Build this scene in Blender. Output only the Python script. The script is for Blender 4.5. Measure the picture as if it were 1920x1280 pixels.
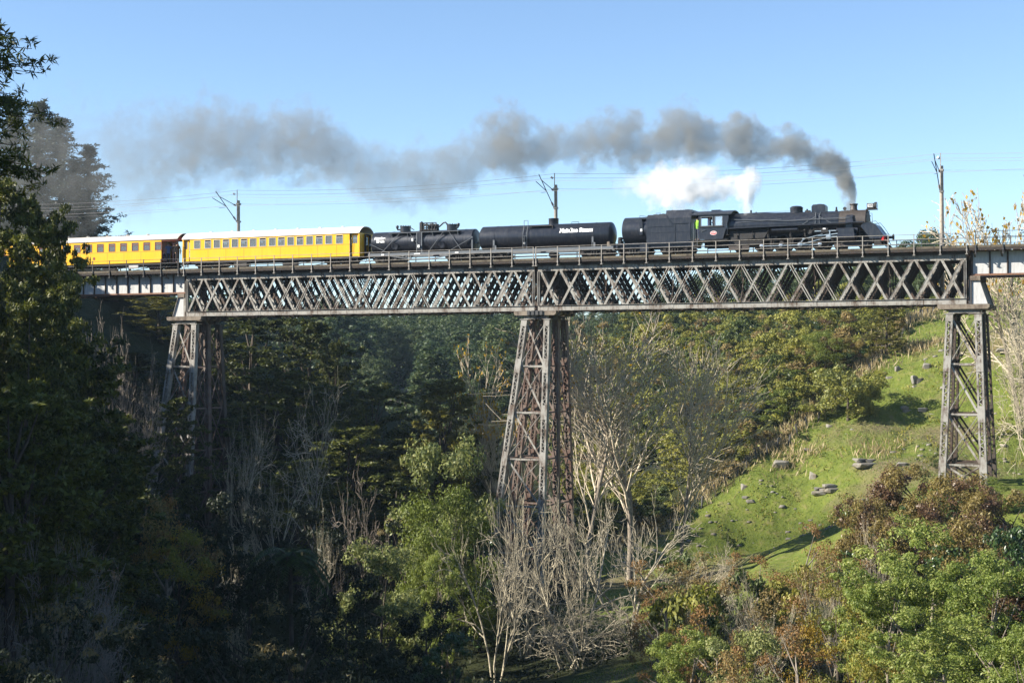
import bpy, math, random
import numpy as np
from mathutils import Vector, Matrix
scene = bpy.context.scene
for o in list(bpy.data.objects): bpy.data.objects.remove(o)
R_ = random.Random(7)
RNG = np.random.default_rng(11)
rad = math.radians

# ---------------------------------------------------------------- camera
TH = rad(23.3); CAM = np.array([48.3, -117.0, 0.0]); FPX = 3000.0
PITCH = math.atan(54.0 / 3000.0)
FW = np.array([-math.sin(TH), math.cos(TH), 0.0]); RT = np.array([math.cos(TH), math.sin(TH), 0.0])
cd = bpy.data.cameras.new("camera"); cam = bpy.data.objects.new("camera", cd); scene.collection.objects.link(cam)
cd.sensor_width = 36.0; cd.lens = FPX / 1920.0 * 36.0; cd.clip_start = 0.5; cd.clip_end = 6000.0
cam.location = CAM; cam.rotation_euler = (math.pi / 2 + PITCH, 0.0, TH)
scene.camera = cam
scene.render.resolution_x = 1024; scene.render.resolution_y = 682

# ---------------------------------------------------------------- sky, sun, exposure
SUN_EL = rad(28.0)
S_H = np.array([-math.sin(rad(58)), -math.cos(rad(58)), 0.0])           # horizontal direction towards the sun
SUN = S_H * math.cos(SUN_EL) + np.array([0, 0, math.sin(SUN_EL)])
w = bpy.data.worlds.new("World"); scene.world = w; w.use_nodes = True
nt = w.node_tree; nt.nodes.clear()
sky = nt.nodes.new("ShaderNodeTexSky"); sky.sky_type = 'NISHITA'; sky.sun_disc = False
sky.sun_elevation = SUN_EL; sky.sun_rotation = math.atan2(S_H[0], S_H[1]); sky.altitude = 1500.0
sky.air_density = 1.0; sky.dust_density = 0.0; sky.ozone_density = 3.0
bg = nt.nodes.new("ShaderNodeBackground"); bg.inputs["Strength"].default_value = 0.087
wo = nt.nodes.new("ShaderNodeOutputWorld")
nt.links.new(sky.outputs[0], bg.inputs[0]); nt.links.new(bg.outputs[0], wo.inputs[0])
sl = bpy.data.lights.new("sun", 'SUN'); sl.energy = 5.0; sl.angle = rad(0.53); sl.color = (1.0, 0.93, 0.82)
so = bpy.data.objects.new("sun", sl); scene.collection.objects.link(so)
so.rotation_euler = Vector(SUN).to_track_quat('Z', 'Y').to_euler(); so.location = (-150, -100, 150)
vs = scene.view_settings; vs.view_transform = 'Standard'; vs.look = 'None'; vs.exposure = 1.28; vs.gamma = 1.0; vs.use_curve_mapping = False
cy = scene.cycles
cy.max_bounces = 6; cy.diffuse_bounces = 3; cy.glossy_bounces = 3; cy.transmission_bounces = 4
cy.transparent_max_bounces = 12; cy.volume_bounces = 6; cy.use_denoising = True
cy.volume_max_steps = 256

# ---------------------------------------------------------------- helpers
def link(o): scene.collection.objects.link(o); return o
def tag(o, label=None, cat=None, group=None, kind=None):
    if label: o["label"] = label
    if cat: o["category"] = cat
    if group: o["group"] = group
    if kind: o["kind"] = kind
    return o
def thing(name, loc, label, cat, group=None, rz=0.0):
    o = bpy.data.objects.new(name, None); o.empty_display_size = 0.3; link(o)
    o.location = loc; o.rotation_euler = (0, 0, rz)
    return tag(o, label, cat, group)
def root_loc(o):
    v = Vector((0, 0, 0))
    while o is not None: v += o.location; o = o.parent
    return v
def uvz(u, v, z): 
    p = CAM + RT * u + FW * v; return np.array([p[0], p[1], z])
def to_uv(x, y):
    dx = np.asarray(x) - CAM[0]; dy = np.asarray(y) - CAM[1]
    return dx * RT[0] + dy * RT[1], dx * FW[0] + dy * FW[1]
def pxd(px, py, d):
    """point on the photograph's sight line (px, py) at depth d"""
    return uvz((px - 960) / FPX * d, d, (694 - py) / FPX * d)
def at_y(px, py, Y):
    a = (px - 960) / FPX
    dr = FW + RT * a
    t = (Y - CAM[1]) / dr[1]
    return np.array([CAM[0] + dr[0] * t, Y, (694 - py) / FPX * t])

def nrm(v):
    v = np.asarray(v, float); n = np.linalg.norm(v); return v / n if n > 1e-9 else v

class MB:
    def __init__(s): s.v = []; s.f = []; s.mi = []; s.cm = 0
    def _add(s, vs, fs):
        b = len(s.v); s.v.extend([tuple(map(float, p)) for p in vs])
        for f in fs: s.f.append(tuple(b + i for i in f)); s.mi.append(s.cm)
    def box(s, x0, x1, y0, y1, z0, z1):
        s._add([(x0,y0,z0),(x1,y0,z0),(x1,y1,z0),(x0,y1,z0),(x0,y0,z1),(x1,y0,z1),(x1,y1,z1),(x0,y1,z1)],
               [(0,3,2,1),(4,5,6,7),(0,1,5,4),(1,2,6,5),(2,3,7,6),(3,0,4,7)]); return s
    def bar(s, p, q, w, h, up=(0, 0, 1)):
        p = np.asarray(p, float); q = np.asarray(q, float); d = nrm(q - p); up = np.asarray(up, float)
        a = np.cross(d, up)
        if np.linalg.norm(a) < 1e-4: a = np.cross(d, (1, 0, 0))
        a = nrm(a) * w / 2; b = nrm(np.cross(a, d)) * h / 2
        vs = [p-a-b, p+a-b, p+a+b, p-a+b, q-a-b, q+a-b, q+a+b, q-a+b]
        s._add(vs, [(0,1,2,3),(7,6,5,4),(0,4,5,1),(1,5,6,2),(2,6,7,3),(3,7,4,0)]); return s
    def tube(s, pts, rs, n=6, cap=True):
        pts = [np.asarray(p, float) for p in pts]
        if not hasattr(rs, '__len__'): rs = [rs] * len(pts)
        vs = []; fs = []; a = None
        for i, p in enumerate(pts):
            d = nrm(pts[min(i+1, len(pts)-1)] - pts[max(i-1, 0)])
            if a is None:
                a = np.cross(d, (0.13, 0.27, 0.95))
                if np.linalg.norm(a) < 1e-3: a = np.cross(d, (1, 0, 0))
            else: a = a - d * np.dot(a, d)
            a = nrm(a); b = np.cross(d, a)
            for k in range(n):
                t = 2 * math.pi * k / n
                vs.append(p + (a * math.cos(t) + b * math.sin(t)) * rs[i])
        for i in range(len(pts) - 1):
            for k in range(n):
                k2 = (k + 1) % n
                fs.append((i*n+k, i*n+k2, (i+1)*n+k2, (i+1)*n+k))
        if cap:
            fs.append(tuple(range(n - 1, -1, -1))); fs.append(tuple((len(pts)-1)*n + k for k in range(n)))
        s._add(vs, fs); return s
    def cyl(s, p, q, r, n=12, r2=None): return s.tube([p, q], [r, r if r2 is None else r2], n)
    def lathe(s, o, ax, prof, n=24):
        """prof: list of (t along axis, radius)"""
        o = np.asarray(o, float); ax = nrm(ax); a = np.cross(ax, (0.13, 0.27, 0.95)); a = nrm(a); b = np.cross(ax, a); vs = []; fs = []
        for t, r in prof:
            for k in range(n):
                q = 2*math.pi*k/n; vs.append(o + ax*t + (a*math.cos(q) + b*math.sin(q))*max(r, 1e-3))
        for i in range(len(prof)-1):
            for k in range(n): k2 = (k+1) % n; fs.append((i*n+k, i*n+k2, (i+1)*n+k2, (i+1)*n+k))
        fs.append(tuple(range(n-1, -1, -1))); fs.append(tuple((len(prof)-1)*n + k for k in range(n)))
        s._add(vs, fs); return s
    def prism(s, poly, y0, y1):
        """poly: list of (x, z), extruded along y"""
        n = len(poly); vs = [(x, y0, z) for x, z in poly] + [(x, y1, z) for x, z in poly]
        s._add(vs, [tuple(range(n)), tuple(range(2*n-1, n-1, -1))] + [(i, n+i, n+(i+1) % n, (i+1) % n) for i in range(n)]); return s
    def prismx(s, poly, x0, x1):
        """poly: list of (y, z), extruded along x"""
        n = len(poly); vs = [(x0, y, z) for y, z in poly] + [(x1, y, z) for y, z in poly]
        s._add(vs, [tuple(range(n-1, -1, -1)), tuple(range(n, 2*n))] + [(i, (i+1) % n, n+(i+1) % n, n+i) for i in range(n)]); return s
    def build(s, name, mat, parent=None, label=None, smooth=None, origin=None, kind=None):
        me = bpy.data.meshes.new(name)
        o_ = np.zeros(3)
        if origin is not None: o_ = np.asarray(origin, float)
        elif parent is not None: o_ = np.array(root_loc(parent))
        me.from_pydata([(a-o_[0], b-o_[1], c-o_[2]) for a, b, c in s.v], [], s.f)
        for m in (mat if isinstance(mat, (list, tuple)) else [mat]): me.materials.append(m)
        if any(s.mi): me.polygons.foreach_set("material_index", s.mi)
        if smooth:
            me.polygons.foreach_set("use_smooth", [True] * len(s.f)); me.set_sharp_from_angle(angle=rad(smooth))
        me.update()
        o = bpy.data.objects.new(name, me); link(o)
        if parent is not None: o.parent = parent
        elif origin is not None: o.location = origin
        if label: o["label"] = label
        if kind: o["kind"] = kind
        return o
def inst(src, name, parent, loc=(0, 0, 0)):
    o = bpy.data.objects.new(name, src.data); link(o); o.parent = parent; o.location = loc; return o
def arr_mesh(name, V, F, mats, smooth=False):
    """numpy quads/tris -> mesh"""
    V = np.asarray(V, np.float32); F = np.asarray(F, np.int32); k = F.shape[1]
    me = bpy.data.meshes.new(name)
    me.vertices.add(len(V)); me.vertices.foreach_set("co", V.ravel())
    me.loops.add(F.size); me.loops.foreach_set("vertex_index", F.ravel())
    me.polygons.add(len(F)); me.polygons.foreach_set("loop_start", np.arange(0, F.size, k, dtype=np.int32))
    try: me.polygons.foreach_set("loop_total", np.full(len(F), k, np.int32))
    except Exception: pass
    if smooth: me.polygons.foreach_set("use_smooth", np.ones(len(F), bool))
    for m in mats: me.materials.append(m)
    me.update(calc_edges=True); me.validate()
    return me
def obj(name, me, parent=None, loc=(0, 0, 0), rz=0.0, sc=1.0):
    o = bpy.data.objects.new(name, me); link(o); o.location = loc; o.rotation_euler = (0, 0, rz)
    o.scale = (sc, sc, sc) if not hasattr(sc, '__len__') else sc
    if parent is not None: o.parent = parent
    return o

# ---------------------------------------------------------------- materials
def nodes(m): 
    m.use_nodes = True; t = m.node_tree; b = t.nodes["Principled BSDF"]; return t, b
def N(t, typ, **kw):
    n = t.nodes.new(typ)
    for k, v in kw.items():
        if k in n.inputs: n.inputs[k].default_value = v
        else: setattr(n, k, v)
    return n
def ramp(t, fac, stops):
    r = t.nodes.new("ShaderNodeValToRGB"); e = r.color_ramp.elements
    while len(e) < len(stops): e.new(0.5)
    for i, (p, c) in enumerate(stops): e[i].position = p; e[i].color = (*c, 1.0) if len(c) == 3 else c
    t.links.new(fac, r.inputs[0]); return r
def mix(t, fac, a, b, typ='MIX'):
    m = t.nodes.new("ShaderNodeMix"); m.data_type = 'RGBA'; m.blend_type = typ
    for s, x in ((0, fac), (6, a), (7, b)):
        if hasattr(x, 'is_output'): t.links.new(x, m.inputs[s])
        else: m.inputs[s].default_value = x if s == 0 else (*x, 1.0)
    return m.outputs[2]
def coords(t, kind="Object", scale=(1, 1, 1)):
    c = t.nodes.new("ShaderNodeTexCoord"); mp = t.nodes.new("ShaderNodeMapping"); mp.inputs["Scale"].default_value = scale
    t.links.new(c.outputs[kind], mp.inputs[0]); return mp.outputs[0]
def noise(t, co, scale, detail=4, rough=0.6):
    n = N(t, "ShaderNodeTexNoise"); n.inputs["Scale"].default_value = scale; n.inputs["Detail"].default_value = detail; n.inputs["Roughness"].default_value = rough
    t.links.new(co, n.inputs["Vector"]); return n.outputs["Fac"]
def bump(t, b, h, strength=0.4, dist=0.05):
    bp = t.nodes.new("ShaderNodeBump"); bp.inputs["Strength"].default_value = strength; bp.inputs["Distance"].default_value = dist
    t.links.new(h, bp.inputs["Height"]); t.links.new(bp.outputs[0], b.inputs["Normal"])
def plain(name, col, rough=0.6, metal=0.0, var=0.15, nscale=3.0, spec=0.5):
    m = bpy.data.materials.new(name); t, b = nodes(m)
    co = coords(t); f = noise(t, co, nscale)
    c2 = tuple(max(0, c * (1 - var * 1.6)) for c in col); c1 = tuple(min(1, c * (1 + var)) for c in col)
    r = ramp(t, f, [(0.3, c2), (0.7, c1)])
    t.links.new(r.outputs[0], b.inputs["Base Color"])
    b.inputs["Roughness"].default_value = rough; b.inputs["Metallic"].default_value = metal
    b.inputs["Specular IOR Level"].default_value = spec
    return m
def weathered(name, paint, rust, lo=0.52, hi=0.68, streak=2.0, rough=0.75, rust2=None):
    """old paint with rust patches and vertical run marks"""
    m = bpy.data.materials.new(name); t, b = nodes(m)
    co = coords(t); cs = coords(t, "Object", (streak * 2, streak * 2, streak * 0.35))
    f1 = noise(t, co, 0.9, 5, 0.65); f2 = noise(t, cs, 1.6, 5, 0.7); f3 = noise(t, co, 14, 3, 0.6)
    a = t.nodes.new("ShaderNodeMath"); a.operation = 'ADD'; t.links.new(f1, a.inputs[0]); t.links.new(f2, a.inputs[1])
    h = t.nodes.new("ShaderNodeMath"); h.operation = 'MULTIPLY'; h.inputs[1].default_value = 0.5; t.links.new(a.outputs[0], h.inputs[0])
    msk = ramp(t, h.outputs[0], [(lo, (0, 0, 0)), (hi, (1, 1, 1))])
    pc = ramp(t, f2, [(0.3, tuple(c * 0.68 for c in paint)), (0.65, paint)])
    rc = ramp(t, f3, [(0.35, tuple(c * 0.5 for c in rust)), (0.7, rust2 or rust)])
    col = mix(t, msk.outputs[0], pc.outputs[0], rc.outputs[0])
    t.links.new(col, b.inputs["Base Color"]); b.inputs["Roughness"].default_value = rough
    bump(t, b, f3, 0.25, 0.02)
    return m
M = {}
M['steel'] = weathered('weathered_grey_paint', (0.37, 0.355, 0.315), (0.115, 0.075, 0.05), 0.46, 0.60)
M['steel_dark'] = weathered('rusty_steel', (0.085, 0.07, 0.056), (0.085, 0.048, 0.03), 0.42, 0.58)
M['steel_rust'] = weathered('red_rust_steel', (0.21, 0.17, 0.14), (0.15, 0.075, 0.05), 0.40, 0.58)
M['girder'] = weathered('girder_paint', (0.55, 0.55, 0.53), (0.24, 0.12, 0.055), 0.58, 0.76)
M['rust'] = weathered('rust_brown', (0.20, 0.10, 0.06), (0.30, 0.14, 0.07), 0.45, 0.6)
M['timber'] = weathered('old_timber', (0.30, 0.25, 0.19), (0.12, 0.085, 0.06), 0.42, 0.6, 1.0, 0.85)
M['sleeper'] = weathered('sleeper_timber', (0.16, 0.11, 0.08), (0.24, 0.12, 0.07), 0.45, 0.6, 1.0, 0.9)
M['decking'] = weathered('mossy_decking', (0.15, 0.125, 0.085), (0.07, 0.055, 0.04), 0.45, 0.6, 1.0, 0.9)
M['recess_shade'] = weathered('recess_shade_timber', (0.035, 0.03, 0.026), (0.07, 0.045, 0.03), 0.45, 0.65, 1.0, 0.9)  # dark board colour stands in for the shaded recess below the deck edge
M['rail'] = plain('rail_steel', (0.20, 0.12, 0.08), 0.55, 0.6)
M['galv'] = plain('galvanised_pipe', (0.31, 0.285, 0.25), 0.55, 0.1, 0.25, 5)
M['postdark'] = plain('dark_post_paint', (0.05, 0.05, 0.05), 0.6)
M['concrete'] = plain('pole_concrete', (0.36, 0.31, 0.25), 0.85, 0, 0.15, 6)
M['wire'] = plain('copper_wire', (0.48, 0.46, 0.43), 0.5, 0.3, 0.05)
M['insul'] = plain('insulator_glaze', (0.22, 0.20, 0.19), 0.3)
M['insulw'] = plain('pale_insulator', (0.75, 0.75, 0.75), 0.4)
# ---------------------------------------------------------------- terrain: control heights in (lateral u, depth v, height z), smooth spline through them
CP = [(0,0,-1.8),(-18,0,0.5),(20,0,-1),(0,15,-5.6),(14,15,-5.6),(-14,15,-5),(0,40,-11.5),(-20,40,-10),(20,40,-11.5),(0,70,-16.5),(0,95,-18),(6.2,85,-15.9),(10,80,-15.4),
      (25,70,-14),(30,95,-12.2),(45,70,-11),(45,95,-9),(38,110,-8.6),(60,100,-7),(15,125,-17),(22,130,-15.8),(30,128,-12.5),(20,145,-17.2),(33,142,-12),(46,128,-8.4),(60,125,-7),(60,50,-8),
      (-30,60,-9),(-48,70,3),(-72,60,17),(-35,90,-11),(-50,100,2),(-80,100,22),(-36,120,-9),(-58,135,8),(-80,140,20),(-20,75,-14),
      (-27,140,-14.5),(-36,146,-3.5),(-44,148,6.5),(-30,165,-8),(-46,172,6),(-20,160,-14),(-8,150,-17),(-62,200,15),(-42,205,9),(-20,205,-3),(-100,220,26),
      (3,125,-17.6),(0,150,-17),(2,180,-16),(-8,230,-13),(-140,60,38),(-150,150,40),(-60,20,10),(-130,0,25)]
def c(px, py, d): CP.append(((px-960)/FPX*d, d, (694-py)/FPX*d))
for a in [(1810,895,114),(1810,885,156),(1920,880,157),(1700,862,160),(1600,905,159),(1500,985,158),(1380,1035,158),(1250,1040,158),(1600,770,173),(1700,690,178),
          (1720,592,200),(1850,600,190),(1920,545,200),(1530,772,174),(1340,912,166),(1200,1005,162),(1400,885,166),(1900,700,170),(1800,780,168),
          (1500,705,188),(1400,800,180),(1300,880,178),(1200,930,174),(1400,700,210),(1250,800,208),(1150,880,190),(1450,625,235),(1300,680,245),(1150,740,250),(1060,800,235),(1620,590,222),
          (1300,625,280),(1150,650,290),(1050,720,280),(1420,585,310),(1530,555,300),(1660,540,290),(1760,545,250),(1900,528,230),(2100,430,190),(2300,350,200),(1300,622,360),(1150,620,380),(1060,632,350),
          (930,740,280),(900,660,340),(800,770,290),(760,740,310),(700,740,300),(850,700,340),(700,665,380),(800,635,420),(620,628,400),(960,626,420),(560,622,340),
          (700,630,490),(900,618,490),(1100,616,500),(1300,630,470),(500,605,440),(300,575,340),(150,560,260),(350,610,240)]: c(*a)
for a in [(-700,700,80),(0,900,24),(700,800,40),(900,200,60),(-900,200,60),(700,-200,0),(-700,-300,40),(0,-300,0),(0,1500,20),(-900,1500,30),(900,1500,30),(300,350,45),(200,220,30)]: CP.append(a)
CP = np.array(CP, float)
def _phi(r2): return 0.5 * r2 * np.log(r2 + 1e-9)
_sc = 100.0
_A = CP[:, :2] / _sc; _n = len(CP)
_K = _phi(((_A[:, None] - _A[None]) ** 2).sum(-1)) + np.eye(_n) * 0.0004
_P = np.c_[np.ones(_n), _A]
_sol = np.linalg.solve(np.block([[_K, _P], [_P.T, np.zeros((3, 3))]]), np.r_[CP[:, 2], 0, 0, 0])
def _lat(ix, iy, s): 
    h = (ix.astype(np.int64) * 374761393 + iy.astype(np.int64) * 668265263 + s * 974634) & 0x7fffffff
    h = (h ^ (h >> 13)) * 1274126177 & 0x7fffffff
    return ((h ^ (h >> 16)) & 0xffff) / 65535.0
def vnoise(x, y, s=0):
    x = np.asarray(x, float); y = np.asarray(y, float); ix = np.floor(x); iy = np.floor(y); fx = x - ix; fy = y - iy
    fx = fx*fx*(3-2*fx); fy = fy*fy*(3-2*fy); ix = ix.astype(int); iy = iy.astype(int)
    return (_lat(ix,iy,s)*(1-fx)+_lat(ix+1,iy,s)*fx)*(1-fy)+(_lat(ix,iy+1,s)*(1-fx)+_lat(ix+1,iy+1,s)*fx)*fy
def ground_uv(u, v):
    u = np.atleast_1d(np.asarray(u, float)); v = np.atleast_1d(np.asarray(v, float)); out = np.zeros_like(u)
    for i in range(0, len(u), 20000):
        q = np.c_[u[i:i+20000], v[i:i+20000]] / _sc
        r2 = ((q[:, None] - _A[None]) ** 2).sum(-1)
        out[i:i+20000] = _phi(r2) @ _sol[:_n] + _sol[_n] + q @ _sol[_n+1:]
    far = np.clip((np.hypot(u, v - 150) - 450) / 500, 0, 1)
    out = out * (1 - far) + 20 * far
    out += (vnoise(u/6, v/6, 1) - .5) * 0.9 + (vnoise(u/2.1, v/2.1, 2) - .5) * 0.35
    out += (vnoise(u/9, out/0.8 + u/60, 4) - .5) * 0.55          # contour-following sheep terraces
    rough_ = np.clip((u - 0) / 8, 0, 1) * np.clip((v - 100) / 20, 0, 1) * np.clip((240 - v) / 20, 0, 1)
    out += rough_ * ((vnoise(u/1.1, v/1.6, 12) - .5) * .30 + (vnoise(u/3.2, v/4.5, 13) - .5) * .55)
    return out
def ground(x, y):
    u, v = to_uv(x, y); return ground_uv(u, v)
def hit(px, py, d0=60, d1=600):
    """where the sight line through photo pixel (px, py) first meets the ground"""
    d = np.concatenate([np.linspace(d0, 260, 240), np.linspace(262, d1, 120)]); d = d[(d >= d0) & (d <= d1)]
    u = (px - 960) / FPX * d; z = (694 - py) / FPX * d
    g = ground_uv(u, d); k = np.nonzero(g > z)[0]
    if len(k) == 0: return None
    k = k[0]
    return uvz(u[k], d[k], g[k]), d[k]
def axis(segs):
    out = []
    for a, b, s in segs: out += list(np.arange(a, b, s))
    return np.array(out + [segs[-1][1]])
_us = axis([(-950,-400,110),(-400,-120,20),(-120,-60,5),(-60,75,0.8),(75,140,5),(140,400,20),(400,950,110)])
_vs = axis([(-400,-60,85),(-60,10,5),(10,90,2.0),(90,215,0.9),(215,300,2.5),(300,520,8),(520,900,40),(900,1500,150)])
UU, VV = np.meshgrid(_us, _vs)
ZZ = ground_uv(UU.ravel(), VV.ravel())
XY = CAM[None, :2] + RT[None, :2] * UU.ravel()[:, None] + FW[None, :2] * VV.ravel()[:, None]
nu, nv = len(_us), len(_vs)
I = (np.arange(nv-1)[:, None] * nu + np.arange(nu-1)[None]).ravel()
def ground_material():
    m = bpy.data.materials.new("pasture_and_soil"); t, b = nodes(m)
    co = coords(t)
    n1 = noise(t, co, 0.06, 5, 0.6); n2 = noise(t, co, 0.9, 6, 0.65); n3 = noise(t, co, 5.0, 4, 0.7)
    g = ramp(t, n2, [(0.34, (0.078, 0.105, 0.020)), (0.46, (0.122, 0.158, 0.030)), (0.56, (0.168, 0.182, 0.044)), (0.66, (0.25, 0.205, 0.105))])
    g2 = mix(t, n3, g.outputs[0], (0.105, 0.130, 0.025))
    bare = ramp(t, n1, [(0.54, (0, 0, 0)), (0.62, (1, 1, 1))])
    soil = ramp(t, n3, [(0.3, (0.10, 0.075, 0.045)), (0.7, (0.20, 0.16, 0.10))])
    bm = N(t, "ShaderNodeMath", operation='MULTIPLY'); t.links.new(bare.outputs[0], bm.inputs[0]); bm.inputs[1].default_value = 0.75
    col = mix(t, bm.outputs[0], g2, soil.outputs[0])
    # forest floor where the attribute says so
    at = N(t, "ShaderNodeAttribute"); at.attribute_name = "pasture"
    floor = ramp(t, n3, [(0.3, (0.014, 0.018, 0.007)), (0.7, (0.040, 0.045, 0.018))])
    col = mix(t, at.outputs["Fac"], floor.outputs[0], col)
    t.links.new(col, b.inputs["Base Color"]); b.inputs["Roughness"].default_value = 0.95; b.inputs["Specular IOR Level"].default_value = 0.1
    bump(t, b, n2, 0.9, 0.5)
    return m
me = arr_mesh("ground", np.c_[XY, ZZ], np.c_[I, I+1, I+nu+1, I+nu], [ground_material()], True)
# the paddock: right of the fence line
FENCE = [(1760,560,206),(1720,592,200),(1630,680,181),(1530,772,174),(1435,845,169),(1340,912,166),(1200,1005,162),(1130,1060,158)]
_fu = np.array([(p-960)/FPX*d for p, y, d in FENCE]); _fv = np.array([float(d) for p, y, d in FENCE])
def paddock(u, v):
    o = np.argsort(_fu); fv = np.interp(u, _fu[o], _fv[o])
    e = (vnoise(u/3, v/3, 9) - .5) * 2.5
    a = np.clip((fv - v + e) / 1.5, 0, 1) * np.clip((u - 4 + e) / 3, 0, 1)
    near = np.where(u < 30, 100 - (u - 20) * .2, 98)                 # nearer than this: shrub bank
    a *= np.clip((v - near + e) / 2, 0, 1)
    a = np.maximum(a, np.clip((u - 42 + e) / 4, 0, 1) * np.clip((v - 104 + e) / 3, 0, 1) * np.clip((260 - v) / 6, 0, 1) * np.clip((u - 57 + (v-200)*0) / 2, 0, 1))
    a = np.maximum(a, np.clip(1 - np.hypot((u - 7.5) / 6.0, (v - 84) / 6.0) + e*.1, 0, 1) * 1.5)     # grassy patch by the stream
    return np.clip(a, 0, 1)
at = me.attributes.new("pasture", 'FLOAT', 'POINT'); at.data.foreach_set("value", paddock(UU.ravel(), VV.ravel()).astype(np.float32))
tag(obj("ground", me), "grassy hillside and wooded gorge under the viaduct", kind="structure")
# ---------------------------------------------------------------- viaduct
PLANES = (0.0, 1.233, 2.467, 3.7)          # four lattice girders side by side
ZT0, ZT1 = 7.83, 8.2                        # top chord
ZB0, ZB1 = 4.70, 5.09                       # bottom chord
YE = -0.55                                  # near edge of the walkway
YF = 4.25
PANEL = 1.829
def truss_span(x0, label):
    x1 = x0 + 18 * PANEL
    sp = thing("truss_span", (x0, 0, ZB0), label, "bridge span", "lattice truss spans of the viaduct")
    for k, y in enumerate(PLANES):
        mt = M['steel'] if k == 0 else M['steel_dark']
        ch = MB()
        for z0, z1 in ((ZT0, ZT1), (ZB0, ZB1)):
            ch.box(x0+.02, x1-.02, y-.02, y, z0, z1)                                     # web plate facing out
            ch.box(x0+.02, x1-.02, y-.12, y+.12, z1 if z0 < 6 else z1, (z1+.02))        # flange
            ch.box(x0+.02, x1-.02, y, y+.10, z0-.015, z0+.005)
            ch.box(x0+.02, x1-.02, y+.10, y+.12, z0+.003, z1-.003)
        for xe in (x0+.09, x1-.09):                                                     # end posts
            ch.box(xe-.09, xe-.05, y-.10, y+.10, ZB1+.03, ZT0-.03); ch.box(xe+.05, xe+.09, y-.10, y+.10, ZB1+.03, ZT0-.03); ch.box(xe-.05, xe+.05, y-.02, y+.02, ZB1+.03, ZT0-.03)
        tr = ch.build("lattice_girder", mt, sp)
        # gusset plates
        for i in range(19):
            if k > 0: break
            xg = x0 + i * PANEL
            g = MB(); a = max(xg-.42, x0+.2); b2 = min(xg+.42, x1-.2)
            g.prism([(a, ZT0-.012), (b2-.08, ZT0-.012), (b2, ZT0+.10), (a+.02, ZT0+.10)], y-.040, y-.021)
            g.build("gusset_plate", M['steel'], tr)
            if 0 < i < 18 and i % 2 == 0:
                g = MB().box(xg-.25, xg+.25, y-.034, y-.021, ZB0+.06, ZB1-.04); g.build("gusset_plate", M['steel'], tr)
        # diagonals
        for i in range(18):
            xa, xb = x0 + i*PANEL + .14, x0 + (i+1)*PANEL - .14
            if i == 0: xa = x0 + .26
            if i == 17: xb = x1 - .26
            zl, zh = ZB1 + .0, ZT0 + .0
            for down in (True, False):
                p = (xa, zh) if down else (xa, zl); q = (xb, zl) if down else (xb, zh)
                comp = (down and i < 9) or ((not down) and i >= 9)
                off = -.025 if down else -.055
                b = MB()
                strong = abs(i - 8.5) / 8.5
                if comp:
                    wd = .15 + .07 * strong; dp = .24 + .30 * strong
                    P0 = np.array([p[0], y+off, p[1]]); Q0 = np.array([q[0], y+off, q[1]]); dy = np.array([0, 1, 0.])
                    b.bar(P0, Q0, wd, .016, dy)                        # near flat
                    b.bar(P0+dy*dp, Q0+dy*dp, wd, .016, dy)            # far flat
                    e = nrm(np.cross(nrm(Q0-P0), dy)) * wd*.42
                    b.bar(P0+dy*(.016)+e, P0+dy*.016+e+(Q0-P0), .012, .09, dy)
                    nl = 6                                             # short lacing bars through the depth
                    for j in range(nl):
                        A = P0 + (Q0-P0)*((j+.1)/nl); B = P0 + (Q0-P0)*((j+.9)/nl)
                        a0, a1 = (A, B+dy*dp) if j % 2 == 0 else (A+dy*dp, B)
                        b.bar(a0, a1, wd*.7, .03, dy)
                else:
                    wd = .10 + .05 * strong
                    P0 = np.array([p[0], y+off, p[1]]); Q0 = np.array([q[0], y+off, q[1]]); dy = np.array([0, 1, 0.])
                    if strong < .45:
                        e = nrm(np.cross(nrm(Q0-P0), dy)) * .085
                        b.bar(P0+e, Q0+e, .065, .03, dy); b.bar(P0-e, Q0-e, .065, .03, dy)
                    else: b.bar(P0, Q0, wd+.03, .03, dy)
                mat_ = mt
                b.build("diagonal_bar", mat_, tr)
    # cross frames, lateral bracing
    lat = MB()
    for i in range(0, 19):
        xg = x0 + i*PANEL + (.15 if i == 0 else -.15 if i == 18 else 0)
        lat.bar((xg, .12, ZB0-.05), (xg, 3.6, ZB0-.05), .14, .08)
        lat.bar((xg, .12, ZT1-.1), (xg, 3.6, ZT1-.1), .16, .20)
        if i % 3 == 0:
            for ya, yb in ((0.1, 1.2), (1.3, 2.4), (2.5, 3.6)):
                lat.bar((xg, ya, ZB1), (xg, yb, ZT0), .06, .06); lat.bar((xg, yb, ZB1), (xg, ya, ZT0), .06, .06)
    for i in range(0, 18, 2):
        xa, xb = x0+i*PANEL+.1, x0+(i+2)*PANEL-.1
        lat.bar((xa, .1, ZB0-.12), (xb, 3.6, ZB0-.12), .22, .03); lat.bar((xb, .1, ZB0-.16), (xa, 3.6, ZB0-.16), .22, .03)
    lat.build("bracing", M['steel_dark'], sp)
    st = MB()
    for y in PLANES: st.box(x0+.02, x1-.02, y-.1, y+.1, ZT1+.02, ZT1+.26)
    st.build("stringer", M['steel_dark'], sp, label="dark longitudinal beams under the sleepers")
    return sp
XL = -33.05
truss_span(XL, "weathered grey lattice truss span under the coaches and tank wagons, left of the central pier")
truss_span(0.13, "weathered grey lattice truss span under the locomotive, right of the central pier")
XRE = 0.13 + 18*PANEL

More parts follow.
